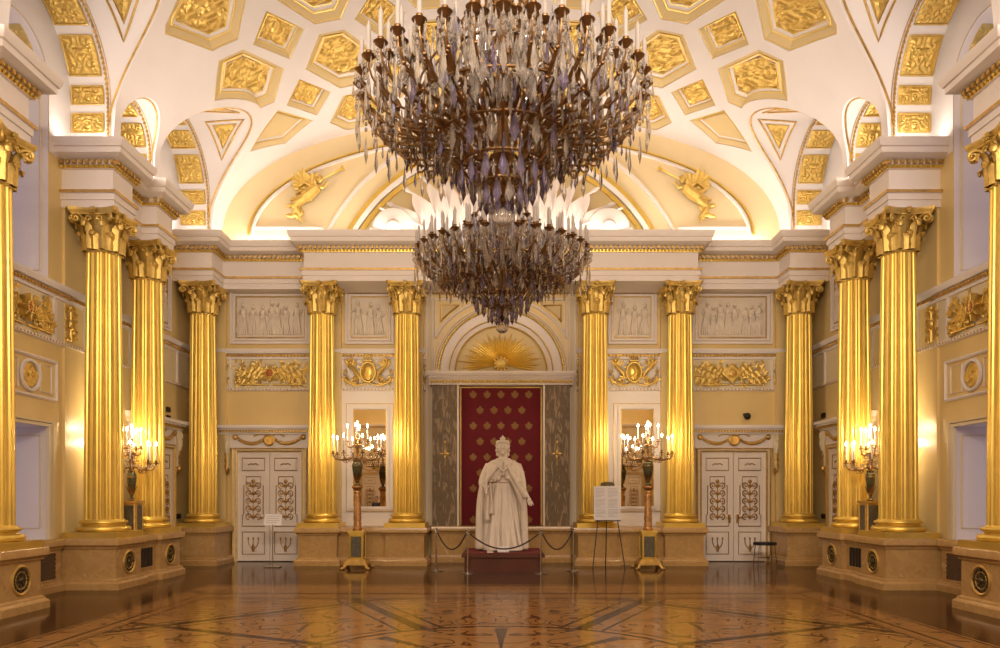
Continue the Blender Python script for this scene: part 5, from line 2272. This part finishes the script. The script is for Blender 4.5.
    for k in range(2):
        for i in range(24):
            a0, a1 = 2 * pi * i / 24, 2 * pi * (i + 1) / 24
            for q in range(1, 8):
                u = q / 8
                a = a0 + (a1 - a0) * u
                r, z = ((.95, -.22), (.66, -.50))[k]
                sm.ell((r * 1.03 * cos(a), r * 1.03 * sin(a), z - .10 * sin(pi * u)), (.014, .014, .014), 0, 6, 4)
    s_ = sm.build('crystal_strings', ['crystal', 'violet'], t, smooth=False)
    s_['kind'] = 'stuff'
    # upright crystal obelisks rising between the tiers
    ob = MB()
    for (r, z, n, h) in ((.50, -.30, 10, .55), (.72, .0, 12, .42), (.34, .45, 8, .5), (1.0, .0, 14, .30)):
        for i in range(n):
            a = 2 * pi * (i + .5) / n
            ob.lathe([(.035, 0), (.045, .03), (.03, .05), (.042, .08), (.012, h), (.002, h + .06)], 4, (r * cos(a), r * sin(a), z), 0)
    ob.build('crystal_obelisks', 'crystal', t, smooth=False)
    bl = MB()
    def ribs(a, z):
        return 1 + .05 * cos(14 * a)
    bl.lathe([(.01, -1.315)] + [(.105 * cos(RAD(q)), -1.21 + .105 * sin(RAD(q))) for q in range(-75, 76, 15)] + [(.02, -1.10)], 42, fn=ribs)
    bl.build('glass_ball', 'crystal', t)
    ch = MB()
    zt = 11.6 - loc[2]
    for i in range(int((zt - 1.25) / .12)):
        z = 1.25 + .12 * i + .06
        ang = 0 if i % 2 else pi / 2
        ch.tube([(.035 * cos(q) * cos(ang), .035 * cos(q) * sin(ang), z + .075 * sin(q)) for q in [2 * pi * j / 10 for j in range(10)]], .010, 5, closed=True)
    ch.build('chain', 'bronze', t)
    return t
ch = make_chandelier((.02, 12.48, 5.72), 'smaller-looking chandelier hanging farther off, in front of the statue arch')
tr_ = tree(ch)
c2 = dup(tr_, (.02, 7.57, 5.72), label='huge crystal chandelier filling the top middle of the photo')

# ------------------------------------------------------------------ statue and its surroundings
def make_statue():
    PX, PY, PZ = .05, 17.35, .44
    t = thing('statue_plinth', 'red-brown carpeted wooden plinth under the marble statue', 'plinth', (PX, 17.45, 0))
    mb = MB()
    mb.bx(-.86, .86, -.86, .80, .0, .34)
    mb.build('plinth_body', 'plinth', t, smooth=False)
    mb = MB()
    mb.bx(-.92, .92, -.92, .80, .34, .40)
    mb.bx(-.89, .89, -.89, .80, .40, .43)
    mb.build('plinth_top', 'plinth', t, smooth=False)
    mb = MB()
    mb.bx(-.86, .86, -.86, .78, .43, .44)
    mb.build('carpet', 'carpet', t, smooth=False)
    # figure: loose volumes fused by a remesh into one continuous marble body
    mb = MB()
    rnd = random.Random(2)
    def loft(rows, n=72):
        vs, fs = [], []
        for (z, cx, cy, rx, ry, amp, fr, ph) in rows:
            for i in range(n):
                a = 2 * pi * i / n
                f = 1 + amp * (sin(fr * a + ph) + .5 * sin((fr * 2 + 1) * a - 2 * ph))
                vs.append((cx + rx * f * cos(a), cy + ry * f * sin(a), z))
        for j in range(len(rows) - 1):
            for i in range(n):
                i2 = (i + 1) % n
                fs.append((j * n + i, j * n + i2, (j + 1) * n + i2, (j + 1) * n + i))
        fs.append(tuple(range(n - 1, -1, -1)))
        fs.append(tuple((len(rows) - 1) * n + i for i in range(n)))
        mb.add(vs, fs)
    # gown
    loft([(0, .04, -.05, .43, .40, .08, 8, 0), (.06, .04, -.05, .43, .40, .085, 8, .1), (.35, .04, -.05, .385, .35, .09, 8, .3), (.8, .03, -.04, .345, .31, .08, 8, .5), (1.2, .02, -.03, .30, .26, .06, 8, .7),
          (1.45, .0, -.03, .255, .21, .035, 8, .8), (1.56, 0, -.03, .225, .18, .01, 8, .8), (1.62, 0, -.03, .23, .18, 0, 11, 0), (1.80, 0, -.03, .265, .205, 0, 9, 0), (1.95, 0, -.01, .29, .19, 0, 9, 0), (2.06, -.0, .0, .24, .14, 0, 9, 0), (2.12, 0, 0, .11, .10, 0, 9, 0), (2.30, 0, -.01, .085, .09, 0, 9, 0)])
    # mantle falling from the shoulders to the ground
    loft([(0, -.03, .16, .58, .36, .04, 13, .4), (.5, -.04, .15, .57, .34, .045, 13, .5), (1.0, -.05, .14, .535, .31, .04, 13, .6), (1.45, -.05, .12, .50, .27, .03, 13, .8), (1.8, -.02, .09, .43, .22, .02, 13, 1), (2.0, 0, .06, .365, .17, .01, 13, 1), (2.08, 0, .04, .28, .12, 0, 9, 0), (2.12, 0, .04, .15, .10, 0, 9, 0)])
    def tb(pts, rs, n=9):
        mb.tube(cbez(pts, 12), [rs[0] + (rs[1] - rs[0]) * i / 12 for i in range(13)], n)
    # ermine cape round the shoulders, open down the front
    n = 60
    vs, fs = [], []
    rows = [(2.13, .12, .11), (2.09, .24, .17), (2.02, .365, .235), (1.90, .44, .275), (1.76, .475, .295), (1.66, .47, .29), (1.66, .40, .24), (1.80, .38, .22), (1.98, .28, .16)]
    for (z, rx, ry) in rows:
        for i in range(n + 1):
            u = i / n
            a = RAD(-90) + (2 * pi) * u
            # the gap widens downwards
            gap = max(0, (2.06 - z)) * .62
            a = RAD(-90) + gap / 2 + (2 * pi - gap) * u
            vs.append((rx * cos(a), (.02 + ry * sin(a)) * (1 + .05 * sin(15 * a) * (z < 2.0)), z - (.10 * abs(cos(a)) + .035 * sin(9 * a + 1)) * (z < 1.8)))
    R_ = len(rows)
    for j in range(R_):
        for i in range(n):
            j2 = (j + 1) % R_
            fs.append((j * (n + 1) + i, j * (n + 1) + i + 1, j2 * (n + 1) + i + 1, j2 * (n + 1) + i))
    fs += [tuple(j * (n + 1) for j in range(R_)), tuple(j * (n + 1) + n for j in range(R_ - 1, -1, -1))]
    mb.add(vs, fs)
    # rolled front edges of the mantle
    tb([(-.12, -.24, 1.98), (-.22, -.30, 1.80), (-.36, -.32, 1.66), (-.47, -.22, 1.50)], (.045, .06))
    tb([(-.47, -.20, 1.52), (-.57, -.18, 1.1), (-.54, -.16, .6), (-.55, -.12, .06)], (.07, .10))
    tb([(.10, -.25, 1.98), (.20, -.32, 1.74), (.34, -.34, 1.48), (.50, -.26, 1.24)], (.045, .065))
    tb([(.40, -.20, 1.60), (.50, -.16, 1.1), (.47, -.16, .6), (.50, -.12, .06)], (.07, .095))
    tb([(.14, -.24, 1.72), (.30, -.30, 1.45), (.40, -.28, 1.2), (.48, -.18, .9)], (.05, .05))
    for i in range(11):
        a = RAD(200 + 14 * i)
        mb.ell((.15 * cos(a), .02 + .17 * sin(a), 2.10), (.04, .04, .035), nu=8, nv=6)
    # order chain and sash
    tb([(-.22, -.18, 2.05), (-.12, -.30, 1.90), (.0, -.34, 1.84), (.0, -.33, 1.80)], (.024, .02), 6)
    tb([(.22, -.18, 2.05), (.12, -.30, 1.90), (.0, -.34, 1.84), (.0, -.33, 1.80)], (.024, .02), 6)
    mb.ell((0, -.31, 1.76), (.045, .03, .05), nu=8, nv=6)
    # arms: her right one bent at the waist, the left one open and lowered
    tb([(-.33, -.02, 1.98), (-.47, -.06, 1.75), (-.54, -.10, 1.50), (-.46, -.22, 1.52)], (.085, .07))
    tb([(-.50, -.12, 1.54), (-.45, -.22, 1.50), (-.40, -.30, 1.47)], (.075, .05))
    tb([(.33, -.02, 1.98), (.44, -.06, 1.75), (.46, -.12, 1.50), (.46, -.18, 1.42)], (.085, .07))
    tb([(.44, -.14, 1.47), (.50, -.22, 1.34), (.57, -.28, 1.22)], (.065, .04))
    # hands
    mb.ell((-.385, -.33, 1.45), (.06, .055, .055), nu=10, nv=8)
    for i in range(4):
        z = 1.485 - .028 * i
        tb([(-.43, -.36, z), (-.385, -.425, z - .01), (-.335, -.38, z - .015)], (.0135, .011), 6)
    tb([(-.36, -.33, 1.49), (-.33, -.37, 1.48), (-.335, -.40, 1.45)], (.021, .017), 6)
    mb.ell((.595, -.30, 1.17), (.045, .04, .06), nu=10, nv=8)
    for i in range(4):
        u = (i - 1.5) * .030
        L = (.080, .105, .098, .075)[i]
        tb([(.60 + u, -.31, 1.15), (.620 + u * 1.1, -.335, 1.13 - L * .5), (.630 + u * 1.35, -.33, 1.13 - L)], (.0155, .0125), 6)
    tb([(.565, -.33, 1.19), (.55, -.37, 1.16), (.555, -.38, 1.12)], (.019, .014), 6)
    # scroll held in the right hand, tassels below
    tb([(-.385, -.40, 1.30), (-.385, -.385, 1.45), (-.38, -.37, 1.62)], (.035, .030), 8)
    tb([(-.36, -.33, 1.42), (-.33, -.40, 1.15), (-.36, -.40, .95), (-.34, -.38, .80)], (.026, .024), 7)
    for (x, z) in ((-.36, .92), (-.26, 1.06)):
        mb.lathe([(.01, .06), (.035, .04), (.03, .02), (.05, -.12), (.055, -.20), (.01, -.21)], 12, (x, -.36, z))
    tb([(-.30, -.24, 1.55), (-.28, -.36, 1.35), (-.26, -.38, 1.10)], (.022, .02), 7)
    for i in range(8):
        x = -.24 + .068 * i + rnd.uniform(-.015, .015)
        y0 = -.205 + .35 * x * x
        tb([(x * .62, y0, 1.57), (x * .95, -.27 + .4 * x * x, 1.1), (x * 1.3 + .02, -.375 + .5 * x * x, .5), (x * 1.62 + .05 + rnd.uniform(-.03, .03), -.44 + .5 * x * x, .03)], (.010, rnd.uniform(.038, .06)), 8)
    # belt and the ribbon of the order across the bodice
    mb.tube([(.235 * cos(2 * pi * i / 24), -.03 + .195 * sin(2 * pi * i / 24), 1.585) for i in range(24)], .020, 6, closed=True)
    tb([(.22, -.17, 1.98), (.10, -.255, 1.84), (-.05, -.245, 1.72), (-.20, -.17, 1.62)], (.030, .034), 7)
    for i in range(26):
        a = RAD(-90 + 14 + (360 - 28) * i / 25)
        mb.ell((.45 * cos(a), .02 + .285 * sin(a), 1.70 - .10 * abs(cos(a)) - .03 * (i % 2)), (.05, .045, .05), nu=8, nv=6)
    # shoes' tips and train
    tb([(.1, -.40, .05), (.25, -.46, .05), (.4, -.36, .05)], (.06, .05), 8)
    # head
    hx, hy, hz = -.01, -.05, 2.375
    mb.ell((hx, hy, hz), (.122, .138, .168), nu=20, nv=14)
    mb.ell((hx, hy - .04, hz - .09), (.082, .085, .085), nu=14, nv=10)      # jaw
    mb.ell((hx, hy - .115, hz - .14), (.035, .03, .03), nu=10, nv=8)         # chin
    tb([(hx, hy - .130, hz + .035), (hx, hy - .150, hz), (hx, hy - .160, hz - .035)], (.012, .019), 8)   # nose
    for sg in (-1, 1):
        mb.ell((hx + sg * .046, hy - .118, hz + .045), (.036, .018, .012), nu=8, nv=6)   # brow
        mb.ell((hx + sg * .046, hy - .114, hz + .014), (.021, .018, .013), nu=8, nv=6)   # eye
        mb.ell((hx + sg * .056, hy - .082, hz - .030), (.034, .034, .036), nu=10, nv=8)    # cheek
        mb.ell((hx + sg * .118, hy + .01, hz - .02), (.02, .035, .045), nu=8, nv=6)      # ear
        tb([(hx + sg * .11, hy + .05, hz - .05), (hx + sg * .115, hy + .05, hz - .12), (hx + sg * .13, hy + .02, hz - .19)], (.045, .03), 8)  # lock
        for i in range(4):
            mb.ell((hx + sg * (.115 + .012 * (i % 2)), hy - .02 + .03 * (i % 2), hz + .10 - .055 * i), (.050, .055, .042), nu=8, nv=6)
    mb.ell((hx, hy - .122, hz - .078), (.026, .013, .009), nu=8, nv=6)
    mb.ell((hx, hy - .119, hz - .097), (.021, .014, .010), nu=8, nv=6)
    for i in range(9):
        a = RAD(200 + 17.5 * i)
        mb.ell((hx + .115 * cos(a), hy + .02 + .11 * sin(a), hz + .125), (.045, .045, .045), nu=8, nv=6)
    mb.ell((hx, hy + .03, hz + .06), (.14, .145, .135), nu=14, nv=10)
    # small crown
    mb.lathe([(.05, 0), (.06, .015), (.062, .04), (.05, .065), (.025, .078), (.01, .08)], 20, (hx, hy + .02, hz + .175))
    mb.ell((hx, hy + .02, hz + .27), (.018, .018, .02), nu=8, nv=6)
    for i in range(8):
        a = 2 * pi * i / 8
        mb.ell((hx + .06 * cos(a), hy + .02 + .06 * sin(a), hz + .215), (.014, .014, .014), nu=6, nv=5)
    mb.map(lambda x, y, z: (x, y, max(z, .012)))
    st = mb.build('statue', 'statue', loc=(PX, PY, PZ))
    md = st.modifiers.new('fuse', 'REMESH')
    md.mode = 'VOXEL'
    md.voxel_size = .0085
    md.use_smooth_shade = True
    sm = st.modifiers.new('soften', 'SMOOTH')
    sm.factor = .5
    sm.iterations = 2
    tag(st, 'white marble statue of a crowned woman in long robes standing on the plinth', 'statue')
    # small card
    mb = MB()
    mb.prism([(-.13, 0), (.13, 0), (.13, .13), (-.13, .13)], -.01, .0)
    mb.map(lambda x, y, z: (x, y + z * .35, z))
    cd = mb.build('caption_card', 'paper', loc=(PX + .0, 16.66, .445), smooth=False)
    tag(cd, 'small blank-looking white caption card on the plinth at the statue\'s feet', 'card')
    mb = MB()
    mb.bx(-.07, .07, -.05, .05, 0, .05)
    cd = mb.build('stone_fragment', 'statue', loc=(PX - .29, 16.68, .44), smooth=False)
    tag(cd, 'small pale block on the plinth left of the white card', 'block')
make_statue()

# stanchions and ropes
def stanchion(x, y, label):
    t = thing('stanchion', label, 'barrier post', (x, y, 0), 0, 'barrier posts round the statue')
    mb = MB()
    mb.lathe([(.15, 0), (.15, .012), (.12, .022), (.03, .03)], 24)
    mb.build('foot', 'steel', t)
    mb = MB()
    mb.lathe([(.021, .02), (.021, .88), (.026, .885), (.026, .90)], 14)
    mb.build('post', 'steel', t)
    mb = MB()
    mb.lathe([(.03, .90), (.034, .91), (.02, .925), (.032, .945), (.034, .955), (.022, .975), (.002, .98)], 14)
    for i in range(4):
        a = pi / 2 * i + .4
        mb.tube([(.02 * cos(a), .02 * sin(a), .875), (.05 * cos(a), .05 * sin(a), .875)], .01, 6)
    mb.build('finial', 'steel', t)
ST = [(-1.47, 17.0, 'farther barrier post left of the statue'), (-.73, 16.4, 'front barrier post left of the statue'), (.87, 16.4, 'front barrier post right of the statue'), (1.64, 17.0, 'farther barrier post right of the statue')]
for q in ST:
    stanchion(*q)
for i, lb in enumerate(('dark rope on the left side of the statue barrier', 'long dark rope across the front of the statue barrier', 'dark rope on the right side of the statue barrier')):
    (x0, y0, _), (x1, y1, _) = ST[i], ST[i + 1]
    sag = (.36, .33, .36)[i]
    mb = MB()
    dx, dy = x1 - x0, y1 - y0
    L = sqrt(dx * dx + dy * dy)
    ux, uy = dx / L * .05, dy / L * .05
    pts = []
    for k in range(25):
        u = k / 24
        pts.append((x0 + ux + (dx - 2 * ux) * u, y0 + uy + (dy - 2 * uy) * u, .872 - sag * (1 - (2 * u - 1) ** 2)))
    mb.tube(pts, .018, 7)
    o = mb.build('barrier_rope', 'rope', loc=(0, 0, 0))
    tag(o, lb, 'rope', 'barrier ropes round the statue')

# easel with notice
def easel():
    t = thing('easel', 'thin black tripod easel holding the white notice, before the pedestal', 'easel', (2.52, 17.75, 0))
    for (p0, p1) in (((-.22, -.03, 1.22), (-.36, -.10, 0)), ((.22, -.03, 1.22), (.40, -.10, 0)), ((0, .0, 1.9), (-.01, .26, 0))):
        mb = MB()
        mb.tube([p0, p1], .012, 6)
        mb.build('leg', 'black', t)
    for sg in (-1, 1):
        mb = MB()
        mb.tube([(sg * .22, -.03, 1.22), (sg * .05, .0, 1.95)], .012, 6)
        mb.build('upright', 'black', t)
    mb = MB()
    mb.bx(-.30, .30, -.07, -.02, 1.105, 1.13)
    mb.build('ledge', 'black', t, smooth=False)
    mb = MB()
    mb.prism([(-.17, 0), (.17, 0), (.15, .07), (.06, .09), (-.06, .09), (-.15, .07)], -.03, .03)
    mb.map(lambda x, y, z: (x, y, z + 1.94))
    mb.build('head_clamp', 'dbronze', t, smooth=False)
    b = thing('notice_board', 'white notice board with grey lines of text on the easel', 'notice', (2.50, 17.68, 1.132))
    mb = MB()
    mb.bx(-.31, .31, -.008, .008, 0, .80)
    mb.build('board', 'paper', b, smooth=False)
    mb = MB()
    rnd = random.Random(4)
    for c in (-1, 1):
        for i in range(22):
            if i in (7, 15):
                continue
            z = .74 - .031 * i
            x0 = -.27 if c < 0 else .03
            w = .24 if i % 7 != 6 else .14
            mb.bx(x0, x0 + w * rnd.uniform(.85, 1), -.0095, -.008, z - .005, z + .005)
    mb.build('text_lines', 'print', b, smooth=False)
    o = b
    for x in (b,):
        x.rotation_euler = (RAD(-3), 0, 0)
easel()

# sign before the left doors
t = thing('sign_stand', 'slim metal stand with a white sheet before the left white doors', 'sign', (-5.45, 17.9, 0))
mb = MB()
mb.box((0, 0, .012), (.36, .26, .024))
mb.build('foot', 'steel', t, smooth=False)
mb = MB()
mb.tube([(0, 0, .02), (0, 0, 1.02)], .012, 8)
mb.build('pole', 'steel', t)
mb = MB()
mb.bx(-.21, .21, -.012, .012, 1.0, 1.27)
mb.map(lambda x, y, z: (x, y + (z - 1.0) * .3, z))
mb.build('sheet', 'paper', t, smooth=False)
mb = MB()
for i in range(4):
    mb.bx(-.15, .15 - .05 * (i == 3), -.014, -.012, 1.21 - .05 * i, 1.222 - .05 * i)
mb.map(lambda x, y, z: (x, y + (z - 1.0) * .3, z))
mb.build('text_lines', 'print', t, smooth=False)

# stool by the right doors
t = thing('stool', 'small stool with dark seat and thin metal legs by the right doors', 'stool', (6.46, 18.35, 0))
mb = MB()
mb.lathe([(.01, .50), (.27, .50), (.285, .515), (.285, .555), (.26, .575), (.01, .58)], 24, sy=.8)
mb.build('seat', 'black', t)
for (a, b) in ((-1, -1), (1, -1), (-1, 1), (1, 1)):
    mb = MB()
    mb.tube([(a * .19, b * .14, .50), (a * .23, b * .17, .01)], .011, 6)
    mb.ell((a * .23, b * .17, .012), (.016, .016, .012), nu=6, nv=4)
    mb.build('leg', 'steel', t)
mb = MB()
mb.tube([(-.21, -.15, .2), (.21, -.15, .2), (.21, .15, .2), (-.21, .15, .2)], .008, 5, closed=True)
mb.build('footrest', 'steel', t)

# dome camera above the right doors
t = thing('security_camera', 'small black dome camera on the wall above the right white doors', 'camera', (6.36, WY, 3.78))
mb = MB()
mb.bx(-.07, .07, -.10, 0, .0, .06)
mb.build('bracket', 'black', t, smooth=False)
mb = MB()
mb.ell((0, -.14, -.02), (.09, .09, .09), nu=14, nv=10)
mb.build('dome', 'black', t)
# sockets and switches on the side walls near the far corners
SW = [(-1, 18.05, 3.78, 'upper black wall box near the far left corner, over the door'), (-1, 18.05, 3.58, 'lower black wall box near the far left corner, over the door'), (-1, 18.62, 1.20, 'small black wall socket low beside the far left corner column'),
      (1, 18.62, 3.70, 'black wall box near the far right corner, over the door'), (1, 18.62, 1.20, 'small black wall socket low beside the far right corner column')]
for (s, y, z, lb) in SW:
    t = thing('wall_box', lb, 'switch', (s * WX, y, z), -s * pi / 2)
    mb = MB()
    mb.bx(-.08, .08, -.05, 0, -.06, .06)
    mb.build('housing', 'black', t, smooth=False)
    mb = MB()
    mb.bx(-.05, .05, -.058, -.05, -.035, .035)
    mb.build('cover', 'black', t, smooth=False)

# ------------------------------------------------------------------ the visitor who shows in the left mirror
def visitor():
    t = thing('person', 'standing person in dark jacket and trousers, seen only in the left mirror', 'person', (-6.12, 2.0, 0), RAD(20))
    def tb(mb, pts, rs, n=9):
        mb.tube(pts, rs, n)
    def fuse(o):
        md = o.modifiers.new('fuse', 'REMESH')
        md.mode = 'VOXEL'
        md.voxel_size = .012
        md.use_smooth_shade = True
    b = MB()
    b.ell((0, 0, 1.56), (.072, .092, .112), nu=16, nv=12)
    b.ell((0, .035, 1.50), (.05, .06, .06))
    tb(b, [(0, 0, 1.34), (0, 0, 1.50)], [.058, .05])
    tb(b, [(0, .09, 1.575), (0, .105, 1.545)], [.010, .015], 6)
    for s in (-1, 1):
        b.ell((s * .028, .082, 1.58), (.014, .012, .009), nu=6, nv=5)
        b.ell((s * .074, 0, 1.555), (.012, .02, .03), nu=6, nv=5)
    b.ell((0, .088, 1.505), (.024, .012, .008), nu=6, nv=5)
    tb(b, [(0, 0, .88), (0, 0, 1.05), (0, 0, 1.25), (0, 0, 1.36)], [.15, .13, .155, .09], 14)
    for s in (-1, 1):
        tb(b, [(s * .13, 0, 1.35), (s * .20, -.01, 1.30), (s * .24, -.02, 1.06), (s * .23, .06, .84)], [.06, .055, .042, .028])
        b.ell((s * .23, .08, .79), (.022, .035, .05))
        for i in range(4):
            y = .055 + .018 * i
            L = (.06, .075, .08, .065)[i]
            tb(b, [(s * .232, y, .76), (s * .226, y + .012, .74 - L * .5), (s * .218, y + .012, .745 - L)], [.009, .008, .006], 6)
        tb(b, [(s * .225, .11, .81), (s * .215, .135, .78), (s * .21, .135, .755)], [.010, .009, .007], 6)
        tb(b, [(s * .09, 0, .90), (s * .10, .01, .48), (s * .10, -.01, .09)], [.085, .055, .036])
        tb(b, [(s * .10, -.04, .04), (s * .11, .16, .035)], [.04, .035])
    o = b.build('body', 'skin', t)
    fuse(o)
    h = MB()
    h.ell((0, -.015, 1.59), (.085, .10, .108), nu=14, nv=10)
    h.map(lambda x, y, z: (x, min(y, .05 if z > 1.62 else .0), max(z, 1.50)))
    h.build('hair', 'hair', t)
    j = MB()
    tb(j, [(0, 0, .80), (0, 0, 1.05), (0, 0, 1.26), (0, 0, 1.38)], [.185, .165, .185, .085], 18)
    for s in (-1, 1):
        tb(j, [(s * .12, 0, 1.35), (s * .20, -.01, 1.30), (s * .24, -.02, 1.06), (s * .23, .05, .86)], [.075, .072, .058, .046], 12)
    fuse(j.build('jacket', 'cloth', t))
    k = MB()
    for s in (-1, 1):
        tb(k, [(s * .08, 0, .92), (s * .10, .01, .48), (s * .10, -.01, .08)], [.12, .075, .06], 12)
    fuse(k.build('trousers', 'cloth', t))
    for s in (-1, 1):
        f = MB()
        f.ell((s * .105, .05, .045), (.052, .14, .045), nu=12, nv=8)
        f.build('shoe', 'black', t)
visitor()
